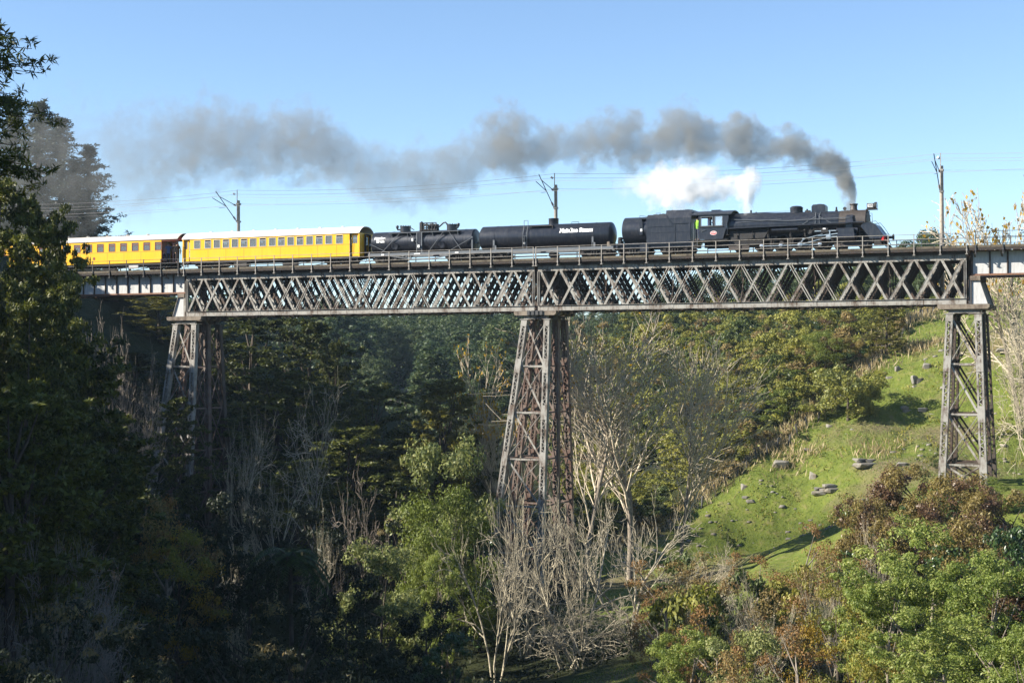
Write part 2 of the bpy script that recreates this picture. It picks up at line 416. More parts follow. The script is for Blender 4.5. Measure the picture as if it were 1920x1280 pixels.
def plate_girder(x0, x1, label, posts):
    """riveted plate girder span; both webs with stiffeners"""
    sp = thing("girder_span", (x0, 0, 6.7), label, "bridge span", "plate girder approach spans")
    for y, near in ((0.35, True), (3.35, False)):
        g = MB(); g.box(x0, x1, y-.01, y+.01, 6.76, 8.42)
        gw = g.build("girder_web", M['girder'], sp)
        fl = MB(); fl.box(x0, x1, y-.17, y+.17, 6.70, 6.755); fl.box(x0, x1, y-.17, y+.17, 8.425, 8.48)
        fl.box(x0, x1, y-.10 if near else y+.012, y-.012 if near else y+.10, 6.757, 6.84)
        fl.build("girder_flange", M['rust'], sp, label="rust-stained flanges")
        n = int(round((x1 - x0) / 1.22)); 
        for i in range(n+1):
            xs = x0 + .06 + (x1-x0-.12)*i/n
            s = MB(); yy = y-.012 if near else y+.012; sg = -1 if near else 1
            s.bar((xs, yy+sg*.07, 6.85), (xs, yy+sg*.07, 8.42), .024, .14, (0, 1, 0)); s.bar((xs, yy+sg*.006, 6.85), (xs, yy+sg*.006, 8.42), .13, .012, (0, 1, 0))
            for j in range(13): s.box(xs+.035, xs+.06, yy+sg*.015-.012, yy+sg*.015+.012, 6.9+j*.12, 6.93+j*.12)
            s.build("stiffener", M['steel_dark'] if near else M['girder'], gw)
    br = MB(); n = 6
    for i in range(n):
        xa = x0+.3+(x1-x0-.6)*i/n; xb = x0+.3+(x1-x0-.6)*(i+1)/n
        br.bar((xa, .5, 6.9), (xb, 3.2, 6.9), .1, .03); br.bar((xa, .5, 7.0), (xa, 3.2, 8.2), .08, .08)
    br.build("bracing", M['steel_dark'], sp)
    return sp
plate_girder(-50.5, XL-.28, "grey plate girder span on the left, under the grey-roofed coach, rust along its foot", 0)
plate_girder(XRE+.28, 50.5, "grey plate girder span at the right end, beyond the locomotive, rust along its foot", 0)

# ---------------------------------------------------------------- deck: sleepers, rails, walkway
tk = thing("railway_track", (0, 1.85, 8.48), "single railway track of timber sleepers and rusty rails over the viaduct", "railway track")
ZR = 8.86                                   # rail head
proto = None; x = -50.3; k = 0
slp = []
while x < 50.3:
    if proto is None:
        s = MB().box(-.11, .11, -.42, 4.12, 8.49, 8.70); proto = s.build("sleeper", M['sleeper'], tk, origin=(0, 1.85, 8.48)); proto.location = (x, 0, 0); slp.append(proto)
    else: slp.append(inst(proto, "sleeper", tk, (x + R_.uniform(-.02, .02), R_.uniform(-.05, .05), R_.uniform(-.008, .008))))
    x += .61; k += 1
for y in (1.85-.5335, 1.85+.5335):
    r = MB().prismx([(y-.06, 8.703), (y+.06, 8.703), (y+.06, 8.715), (y+.01, 8.73), (y+.01, 8.81), (y+.035, 8.825), (y+.035, ZR), (y-.035, ZR), (y-.035, 8.825), (y-.01, 8.81), (y-.01, 8.73), (y-.06, 8.715)], -50.5, 50.5)
    r.build("rail", M['rail'], tk)
for y in (1.85-.33, 1.85+.33):
    MB().box(-50.5, 50.5, y-.03, y+.03, 8.703, 8.82).build("guard_rail", M['rail'], tk)
gt = MB(); gt.box(-33, 33.2, .10, .26, 8.705, 8.86)
gt.build("guard_timber", M['rust'], tk, label="rust-brown guard rail beside the near sleeper ends")
bt = MB(); x = -32.9
while x < 33: bt.box(x-.05, x+.05, .04, .098, 8.74, 8.80); x += .305
bt.build("bolt", M['rust'], tk, label="square bolt heads along the guard rail", kind="stuff")

def walkway(x0, x1, label, near=True):
    y0, y1 = (YE, .03) if near else (3.72, YF)
    t = thing("walkway", ((x0+x1)/2, y0, 8.45), label, "walkway", "timber walkways along the viaduct deck")
    f = MB(); yf = y0 if near else y1-.06
    f.box(x0, x1, yf, yf+.06, 8.655, 8.82); f.build("fascia_board", M['decking'], t)
    f = MB(); f.box(x0, x1, yf+.012, yf+.05, 8.46, 8.65); f.build("fascia_board", M['recess_shade'], t, label="lower board coloured dark as recess shade")
    n = 3; wdt = (y1-y0-.08)/n
    for i in range(n):
        ya = y0+.07+i*wdt if near else y0+i*wdt
        MB().box(x0, x1, ya, ya+wdt-.015, 8.755, 8.80).build("plank", M['decking'], t)
    j = MB(); xx = x0+.2
    while xx < x1: j.box(xx-.05, xx+.05, y0+.062 if near else y0, y1 if near else y1-.062, 8.60, 8.752); xx += .915
    j.build("joist", M['decking'], t)
    return t
walkway(XL, 33.1, "dark timber walkway along the near side of the deck over the lattice spans")
walkway(XL, 33.1, "dark timber walkway along the far side of the deck behind the train", False)
walkway(-50.5, XL-.05, "dark timber walkway on the near side of the left plate girder")
walkway(33.15, 50.5, "dark timber walkway on the near side of the right plate girder")

def railing(xs, label, zt, zs, mat, y=YE-.04, foot=True, r=.025):
    t = thing("railing", ((xs[0]+xs[-1])/2, y, 8.45), label, "railing", "pipe railings along the viaduct")
    p0 = None
    for x in xs:
        if p0 is None:
            p = MB(); p.box(x-.03, x+.03, y-.03, y+.03, 8.24, zt+.03)
            if foot: p.box(x-.05, x+.05, y-.05, y+.05, 8.44, 8.58); p.box(x-.09, x+.09, y-.06, y+.06, 8.19, 8.24); p.bar((x, y, 8.3), (x, .0, 8.30), .06, .06)
            p0 = p.build("post", mat, t, origin=(t.location.x+x-t.location.x, t.location.y, t.location.z)); p0.location = (x-t.location.x, 0, 0)
        else: inst(p0, "post", t, (x-t.location.x, 0, 0))
    for z in zs: MB().tube([(xs[0]-.05, y, z), (xs[-1]+.05, y, z)], r*.8, 6).build("handrail", mat, t)
    return t
railing([XL+.12+i*PANEL for i in range(19)], "pale pipe railing on the near edge in front of the white-roofed coach", 9.70, (9.70, 9.36, 9.02), M['galv'])
railing([.22+i*PANEL for i in range(19)], "pale pipe railing on the near edge in front of the locomotive", 9.70, (9.70, 9.36, 9.02), M['galv'])
railing([XL+.12+i*PANEL for i in range(37)], "pale pipe railing on the far edge behind the train", 9.70, (9.70, 9.36, 9.02), M['galv'], YF+.04, False)
railing([-33.5-i*1.83 for i in range(10)][::-1], "dark post railing on the near edge over the left plate girder", 9.72, (9.70, 9.36, 9.02), M['postdark'])
railing([33.75+i*1.86 for i in range(10)], "dark post railing with two rails over the right plate girder", 9.80, (9.77, 9.30), M['postdark'])
railing([33.75+i*1.86 for i in range(10)], "dark post railing on the far edge of the right plate girder", 9.80, (9.77, 9.30), M['postdark'], YF+.04, False)
for x0, x1, lab in ((-50, XL-.4, "left"), (33.6, 50, "right")):
    b = MB(); xx = x0
    t = thing("walkway_bracket_row", (x0, 0, 8.3), f"row of small diagonal walkway brackets on the {lab} plate girder", "bracket")
    while xx < x1:
        k = MB(); k.bar((xx, -.5, 8.44), (xx, .32, 8.05), .09, .07); k.bar((xx, -.5, 8.44), (xx, .3, 8.44), .09, .05); k.build("bracket", M['steel_dark'], t); xx += 1.86

# ---------------------------------------------------------------- piers
def laced_leg(pier, a, b, panels, mt, mt2, w=.50, dpt=.42, tops=.45, name="leg"):
    """a top, b bottom centre of the leg; laced front and back, plated sides"""
    a = np.asarray(a, float); b = np.asarray(b, float); ax = nrm(b-a); L = np.linalg.norm(b-a)
    ex = nrm(np.array([1, 0, 0]) - ax*ax[0]); ey = np.cross(ax, ex); ey = ey if ey[1] > 0 else -ey
    leg = MB()
    for s in (-1, 1):
        c0 = a + ex*s*(w/2-.012)
        leg.bar(c0, c0+(b-a), .022, dpt, ey)                          # side plates
        for q in (-1, 1):
            c1 = a + ex*s*(w/2-.07) + ey*q*(dpt/2+.007); leg.bar(c1, c1+(b-a), .13, .014, ey)    # angles on the faces
    lg = leg.build(name, mt, pier)
    lac = MB(); a0_ = None
    bounds = [0.0] + panels + [L]
    for i in range(len(bounds)-1):
        t0 = bounds[i] + (.55 if i == 0 else .60); t1 = bounds[i+1] - .60
        if i == len(bounds)-2: t1 = L - .1
        if t1 - t0 > .5:
            n = max(2, int(round((t1-t0)/.27)))
            for q in (-1, 1):
                for j in range(n):
                    s0 = -1 if j % 2 == 0 else 1
                    p = a + ax*(t0+(t1-t0)*j/n) + ex*s0*(w/2-.08) + ey*q*(dpt/2+.022); r = a + ax*(t0+(t1-t0)*(j+1)/n) - ex*s0*(w/2-.08) + ey*q*(dpt/2+.022)
                    lac.bar(p, r, .055, .012, ey)
    for i, t in enumerate([0.27] + panels):
        h = .27 if i == 0 else .58
        if t > L: continue
        for q in (-1, 1):
            p = a + ax*(t-h) + ey*q*(dpt/2+.036); MB().bar(p, p+ax*2*h, w+.0, .014, ey).build("batten_plate", mt, lg)
    lac.build("lacing", mt2, lg, kind="stuff")
    return lg
def pier(xc, zbot, label, rows_bottom, bx_top, bx_bot, ph, mats):
    """three rows of two raking laced legs. bx: half spread along the track"""
    zt = 4.0
    p = thing("bridge_pier", (xc, 1.85, zbot), label, "bridge pier", "riveted steel piers of the viaduct")
    ytop = (0.05, 1.85, 3.65); levels = [z for z in np.arange(zt-ph, zbot+.3, -ph)]
    P = {}
    for r in range(3):
        for s, side in ((-1, 0), (1, 1)):
            top = np.array([xc + s*bx_top, ytop[r], zt]); bot = np.array([xc + s*bx_bot[side], rows_bottom[r], zbot])
            L = np.linalg.norm(bot-top); pan = [(zt-z)/(zt-zbot)*L for z in levels]
            laced_leg(p, top, bot, pan, mats[r], mats[r])
            P[r, s] = (top, bot)
            MB().box(top[0]-.36, top[0]+.36, top[1]-.30, top[1]+.30, zt+.0, zt+.055).build("leg_cap", mats[r], p)
    at = lambda r, s, z: P[r, s][0] + (P[r, s][1]-P[r, s][0]) * (zt-z)/(zt-zbot)
    for r in range(3):
        prev = zt - .35
        for z in levels + [zbot+.05]:
            A, B = at(r, -1, z), at(r, 1, z); g = np.array([.25, 0, 0])
            if z != zbot+.05:
                st = MB(); st.bar(A+g+[0, -.10, 0], B-g+[0, -.10, 0], .06, .11); st.bar(A+g+[0, .12, -.08], B-g+[0, .12, -.08], .06, .11); st.build("strut", mats[r], p)
            T0, T1 = at(r, -1, prev), at(r, 1, prev)
            d = MB(); d.bar(T0+g+[0, -.05, -.1], B-g+[0, -.05, .15], .14, .03, (0, 1, 0)); d.build("brace", mats[r], p)
            d = MB(); d.bar(T1-g+[0, -.16, -.1], A+g+[0, -.16, .15], .055, .05); d.build("brace", mats[r], p)
            prev = z
    for s in (-1, 1):                                                  # bracing across the bridge
        prev = zt - .3
        for z in levels:
            for r in (0, 1):
                A, B = at(r, s, z), at(r+1, s, z); h = np.array([0, .22, 0])
                MB().bar(A+h, B-h, .12, .12).build("strut", mats[1], p)
                T0, T1 = at(r, s, prev), at(r+1, s, prev)
                d = MB(); d.bar(T0+h, B-h, .05, .10); d.bar(T1-h+[.06, 0, 0], A+h+[.06, 0, 0], .05, .10); d.build("brace", mats[1], p)
            prev = z
    # cap beams and timber corbels
    for r in range(3):
        c = MB(); y = ytop[r]; x0, x1 = xc-bx_top-.1, xc+bx_top+.1
        c.box(x0, x1, y-.14, y+.14, 4.06, 4.10); c.box(x0, x1, y-.14, y+.14, 4.29, 4.33); c.box(x0, x1, y-.02, y+.02, 4.10, 4.29)
        for xs in (xc-bx_top, xc+bx_top): c.box(xs-.02, xs+.02, y-.14, y+.14, 4.10, 4.29)
        c.build("cap_beam", M['steel'], p)
    c = MB()
    for xs in (xc-.6, xc+.6): c.box(xs-.12, xs+.12, .22, 3.48, 4.08, 4.31)
    c.build("cross_beam", M['steel_dark'], p)
    for i, y in enumerate((-.12, .9, 1.85, 2.8, 3.82)):
        c = MB(); hw = 1.8
        c.prism([(xc-hw, 4.67), (xc-hw+.03, 4.42), (xc-hw+.18, 4.34), (xc+hw-.18, 4.34), (xc+hw-.02, 4.45), (xc+hw, 4.67)], y-.20, y+.20); c.build("corbel_timber", M['timber'], p)
    return p
MP = (M['steel'], M['steel_rust'], M['steel_rust'])
pier(0.0, -17.6, "tall steel pier in the middle of the viaduct, behind the pale dead trees", (-1.75, 1.85, 5.45), .95, (3.55, 1.0), 3.66, MP)
pier(-33.1, -15.0, "steel pier at the left end of the lattice spans, half hidden by dark trees", (-1.5, 1.85, 5.2), .95, (3.2, 1.2), 3.66, (M['steel'], M['steel_rust'], M['steel_dark']))
pier(32.85, -8.4, "short steel pier on the grassy slope at the right", (-1.0, 1.85, 4.7), .98, (1.45, 1.45), 3.55, (M['steel'], M['steel_dark'], M['steel_dark']))
pp = thing("bearing_block_row", (0, -.3, 4.4), "dark bearing blocks on the middle pier under the joint of the two trusses", "bearing")
for i in range(4): MB().box(-.62+i*.36, -.40+i*.36, -.42, -.33, 4.36, 4.72).build("block", M['postdark'], pp)
# pedestals that carry the plate girders
for x0, sx, lab in ((XL-.12, -1, "pale trapezoid pedestal under the left plate girder end"), (XRE+.12, 1, "pale trapezoid pedestal under the right plate girder end")):
    t = thing("girder_pedestal", (x0, 1.85, 4.7), lab, "pedestal", "girder pedestals on the outer piers")
    for y in (.12, 3.3):
        g = MB(); pl = [(x0+sx*.22, 4.70), (x0+sx*.22, 6.36), (x0+sx*.75, 6.36), (x0+sx*1.3, 4.70)]
        if sx > 0: pl = pl[::-1]
        g.prism(pl, y, y+.03); 
        g.build("pedestal_plate", M['girder'], t)
        e = MB(); e.bar((x0+sx*.78, y+.06, 6.36), (x0+sx*1.33, y+.06, 4.70), .04, .34, (0, 1, 0)); e.bar((x0+sx*.11, y-.02, 4.7), (x0+sx*.11, y-.02, 6.36), .2, .12, (0, 1, 0)); e.build("edge_angle", M['steel'] if sx < 0 else M['postdark'], t)
    b = MB(); b.box(min(x0+sx*.10, x0+sx*.8), max(x0+sx*.10, x0+sx*.8), -.02, .5, 6.365, 6.69); b.box(min(x0+sx*.10, x0+sx*.8), max(x0+sx*.10, x0+sx*.8), 3.2, 3.6, 6.365, 6.69); b.build("bearing_timber", M['timber'], t)
# abutments
for x0, x1, lab in ((-53, -49.8, "concrete abutment at the left end of the viaduct"), (49.8, 53, "concrete abutment at the right end of the viaduct")):
    g = ground((x0+x1)/2, 1.85)[0]
    a = MB().box(x0, x1, -1.2, 5, min(g-3, 3), 6.65).build("abutment", M['concrete']); tag(a, lab, "abutment")

# ---------------------------------------------------------------- overhead line
def mast(x, label):
    t = thing("catenary_mast", (x, 5.2, 8.3), label, "catenary mast", "catenary masts along the viaduct")
    p = MB(); p.tube([(x, 5.2, 5.6), (x, 5.2, 15.25)], [.19, .13], 8); p.build("pole", M['concrete'], t, smooth=50)
    b = MB(); b.bar((x, 3.7, 7.9), (x, 5.1, 7.9), .25, .25); b.bar((x, 3.7, 6.0), (x, 5.1, 6.0), .25, .25); b.build("bracket", M['steel_dark'], t)
    e = MB(); e.box(x-.08, x-.02, 5.02, 5.06, 13.3, 16.2); e.box(x-.15, x+.15, 4.98, 5.4, 14.85, 15.0); e.box(x-.15, x+.15, 4.98, 5.4, 13.28, 13.42); e.build("extension_post", M['galv'], t)
    c = MB()
    A = np.array([x-.1, 5.0, 13.4]); B = np.array([x-.02, 1.6, 15.7]); c.tube([A, B], .035, 6)
    C1 = np.array([x-.1, 5.0, 14.75]); D = A + (B-A)*.83; c.tube([C1, D], .03, 6)
    E1 = A + (B-A)*.5; c.tube([E1, E1 + np.array([-.05, -2.1, .55])], .03, 6); c.tube([E1+np.array([0, -.1, -.1]), E1+np.array([-.02, -1.1, -.25])], .018, 5)
    c.build("cantilever_arm", M['postdark'], t)
    i = MB(); i.lathe(A+(B-A)*.05, B-A, [(0, .05), (.05, .09), (.1, .05), (.15, .09), (.2, .05), (.25, .09), (.3, .05), (.35, .09), (.4, .05)], 8)
    i.lathe(C1+(D-C1)*.05, D-C1, [(0, .05), (.05, .08), (.1, .05), (.15, .08), (.2, .05), (.25, .08), (.3, .05)], 8); i.build("insulator", M['insul'], t)
    j = MB(); j.lathe((x-.05, 4.75, 15.75), (-.6, -.6, .3), [(0, .06), (.05, .10), (.1, .06), (.15, .11), (.22, .10), (.25, .03)], 8); j.build("feeder_insulator", M['insulw'], t)
mast(-31.1, "concrete catenary mast behind the white-roofed yellow coach"); mast(-.4, "concrete catenary mast behind the smooth tank wagon"); mast(30.6, "concrete catenary mast standing clear to the right of the locomotive")
MX = [-62.0, -31.1, -.4, 30.6, 62.0]
def wire(y, z, sag, r, label, off=0.0):
    pts = []
    for a, b in zip(MX[:-1], MX[1:]):
        for i in range(12):
            t = i/12; pts.append((a+(b-a)*t, y, z - sag*4*t*(1-t)))
    pts.append((MX[-1], y, z))
    o = MB().tube(pts, r, 5).build("overhead_wire", M['wire'], origin=(0, y, z)); tag(o, label, "overhead wire", "overhead wires over the track")
wire(5.04, 16.15, .45, .012, "topmost pale overhead wire, running past the mast tips")
wire(4.6, 15.75, .45, .0105, "second overhead wire from the top, just under the topmost one")
wire(1.7, 15.25, .55, .009, "thin catenary messenger wire above the contact wire")
wire(5.45, 14.95, .45, .008, "faint feeder wire behind the masts")
wire(1.8, 14.35, .02, .011, "lowest overhead wire, dark contact wire above the train")
dr = thing("dropper_row", (0, 1.75, 14.4), "thin vertical droppers between messenger and contact wire", "wire")
for a, b in zip(MX[:-1], MX[1:]):
    for t in (.2, .5, .8): MB().tube([(a+(b-a)*t, 1.8, 14.36), (a+(b-a)*t, 1.7, 15.25-.55*4*t*(1-t))], .007, 4).build("dropper", M['wire'], dr)
# ---------------------------------------------------------------- rolling stock materials
def paint(name, col, rough=0.35, dirt=(0.05, 0.045, 0.04), amt=0.35, z0=None, spec=0.5, metal=0.0):
    m = bpy.data.materials.new(name); t, b = nodes(m)
    co = coords(t); cs = coords(t, "Object", (2.2, 2.2, .5))
    f = noise(t, co, 1.3, 5, .6); f2 = noise(t, cs, 3.0, 4, .65)
    r = ramp(t, f2, [(0.45, (0, 0, 0)), (0.85, (1, 1, 1))])
    mm = N(t, "ShaderNodeMath", operation='MULTIPLY'); t.links.new(r.outputs[0], mm.inputs[0]); mm.inputs[1].default_value = amt
    t.links.new(mix(t, mm.outputs[0], col, dirt), b.inputs["Base Color"])
    rr = N(t, "ShaderNodeMapRange"); t.links.new(f, rr.inputs[0]); rr.inputs[3].default_value = rough*.75; rr.inputs[4].default_value = rough*1.35
    t.links.new(rr.outputs[0], b.inputs["Roughness"]); b.inputs["Specular IOR Level"].default_value = spec; b.inputs["Metallic"].default_value = metal
    return m
M['black'] = paint('loco_black', (0.016, 0.020, 0.030), 0.30, (0.085, 0.082, 0.078), 0.6)
M['blackflat'] = paint('sooty_black', (0.010, 0.010, 0.011), 0.65, (0.045, 0.038, 0.03), 0.5)
M['smokebox'] = paint('heat_worn_smokebox', (0.045, 0.036, 0.03), 0.5, (0.12, 0.10, 0.085), 0.5)
M['underfr'] = paint('underframe_grime', (0.016, 0.015, 0.014), 0.75, (0.07, 0.05, 0.035), 0.5)
M['framegrey'] = paint('wagon_frame_grey', (0.11, 0.125, 0.14), 0.5, (0.05, 0.045, 0.04), 0.4)
M['yellow'] = paint('coach_yellow', (0.80, 0.445, 0.012), 0.34, (0.42, 0.24, 0.03), 0.32)
M['seam'] = paint('panel_seam', (0.42, 0.22, 0.012), 0.5)
M['white'] = paint('white_roof', (0.80, 0.80, 0.79), 0.5, (0.5, 0.5, 0.48), 0.2)
M['greyroof'] = paint('grey_roof', (0.50, 0.46, 0.41), 0.7, (0.33, 0.29, 0.25), 0.5)
M['redbrown'] = paint('window_red_brown', (0.26, 0.055, 0.025), 0.4)
M['alu'] = plain('window_aluminium', (0.55, 0.55, 0.55), 0.35, 0.5, 0.05)
M['rod'] = plain('polished_rods', (0.62, 0.62, 0.60), 0.28, 0.85, 0.1)
M['letter'] = plain('white_lettering', (0.82, 0.82, 0.80), 0.5, 0, 0.03)
M['red'] = plain('signal_red', (0.60, 0.03, 0.03), 0.4, 0, 0.05)
M['interior'] = plain('coach_interior', (0.22, 0.19, 0.15), 0.8)
M['paper'] = plain('pale_notice', (0.55, 0.66, 0.58), 0.6, 0, 0.05)
def glass_mat():
    m = bpy.data.materials.new('window_glass'); t, b = nodes(m); out = t.nodes["Material Output"]
    g = N(t, "ShaderNodeBsdfGlossy"); g.inputs["Roughness"].default_value = 0.03; g.inputs["Color"].default_value = (.9, .95, 1, 1)
    tr = N(t, "ShaderNodeBsdfTransparent"); tr.inputs[0].default_value = (.84, .88, .90, 1)
    df = N(t, "ShaderNodeBsdfDiffuse"); df.inputs[0].default_value = (.40, .44, .46, 1)  # pale diffuse share stands in for sky reflected in the panes
    ms = N(t, "ShaderNodeMixShader"); ms.inputs[0].default_value = .42; t.links.new(tr.outputs[0], ms.inputs[1]); t.links.new(g.outputs[0], ms.inputs[2])
    m2 = N(t, "ShaderNodeMixShader"); m2.inputs[0].default_value = .28; t.links.new(ms.outputs[0], m2.inputs[1]); t.links.new(df.outputs[0], m2.inputs[2])
    t.links.new(m2.outputs[0], out.inputs[0]); return m
M['glass'] = glass_mat()
YC = 1.85
def wheel(parent, x, y, z, r, name="wheel", spokes=0, mat=None):
    m = MB(); s = -1 if y < YC else 1
    if spokes:
        m.lathe((x, y-.055, z), (0, 1, 0), [(0, r*.86), (0, r), (.11, r), (.11, r+.03), (.14, r+.03), (.14, r*.86), (0, r*.86)], 28)
        for k in range(spokes):
            a = 2*math.pi*k/spokes; m.bar((x+math.cos(a)*r*.2, y, z+math.sin(a)*r*.2), (x+math.cos(a)*r*.88, y, z+math.sin(a)*r*.88), .05, .07, (0, 1, 0))
        m.lathe((x, y-.09, z), (0, 1, 0), [(0, .02), (0, r*.25), (.18, r*.25), (.18, .02)], 14)
    else: m.lathe((x, y-.06, z), (0, 1, 0), [(0, .02), (0, .09), (.03, r*.8), (0, r*.82), (0, r), (.11, r), (.11, r+.03), (.14, r+.03), (.14, .02)], 24)
    return m.build(name, mat or M['underfr'], parent, smooth=40)
def bogie(parent, xc, wb=1.75, r=.38, name="bogie"):
    b = MB()
    for y in (YC-.82, YC+.82):
        z = ZR+r
        b.prism([(xc-wb/2-.42, z+.10), (xc-wb/2-.35, z-.12), (xc-wb/2+.25, z-.12), (xc-.45, z-.22), (xc+.45, z-.22), (xc+wb/2-.25, z-.12), (xc+wb/2+.35, z-.12), (xc+wb/2+.42, z+.10), (xc+.4, z+.26), (xc-.4, z+.26)], y-.05, y+.05)
        for s in (-1, 1):
            b.box(xc+s*wb/2-.12, xc+s*wb/2+.12, y-.14 if y < YC else y+.0, y-.0 if y < YC else y+.14, z-.14, z+.14)
        yy = y-.09 if y < YC else y+.09
        for dx in (-.22, 0, .22): b.cyl((xc+dx, yy, z-.18), (xc+dx, yy, z+.12), .07, 8)
        b.bar((xc-.7, yy, z+.05), (xc-.3, yy, z-.15), .03, .05); b.bar((xc+.7, yy, z+.05), (xc+.3, yy, z-.15), .03, .05)
    b.box(xc-.18, xc+.18, YC-.75, YC+.75, ZR+r-.05, ZR+r+.2)
    g = b.build(name, M['underfr'], parent)
    for s in (-1, 1):
        for y in (YC-.53, YC+.53): wheel(g, xc+s*wb/2, y, ZR+r, r)
    return g
def coupler(parent, x, s):
    m = MB(); m.box(min(x, x+s*.45), max(x, x+s*.45), YC-.09, YC+.09, ZR+.80, ZR+.98); m.lathe((x+s*.45, YC, ZR+.89), (s, 0, 0), [(0, .1), (.02, .24), (.10, .26), (.13, .05)], 14)
    m.tube([(x, YC-.35, ZR+.85), (x+s*.25, YC-.35, ZR+.6), (x+s*.4, YC-.3, ZR+.3), (x+s*.2, YC-.28, ZR+.22)], .03, 6)
    return m.build("coupler", M['underfr'], parent)
def text_mesh(body, size, bold=0.012, shear=0.0, spacing=1.0):
    cu = bpy.data.curves.new("lettering", 'FONT'); cu.body = body; cu.size = size; cu.offset = bold; cu.align_x = 'CENTER'; cu.align_y = 'CENTER'
    cu.extrude = 0.004; cu.resolution_u = 3; cu.shear = shear; cu.space_character = spacing
    o = bpy.data.objects.new("lettering", cu); link(o)
    bpy.context.view_layer.update()
    me = bpy.data.meshes.new_from_object(o.evaluated_get(bpy.context.evaluated_depsgraph_get()))
    bpy.data.objects.remove(o); return me
def lettering(parent, body, size, x, z, conv, mat=None, bold=.012, name="lettering", sxy=1.0):
    """upright text; conv(lx, lz, depth) -> world point"""
    me = text_mesh(body, size, bold); rl = np.array(root_loc(parent))
    co = np.empty(len(me.vertices)*3); me.vertices.foreach_get("co", co); co = co.reshape(-1, 3)
    out = np.array([conv(x + p[0]*sxy, z + p[1], p[2]) for p in co]) - rl
    me.vertices.foreach_set("co", out.ravel().astype(np.float32)); me.materials.clear(); me.materials.append(mat or M['letter']); me.update()
    o = bpy.data.objects.new(name, me); link(o); o.parent = parent; return o

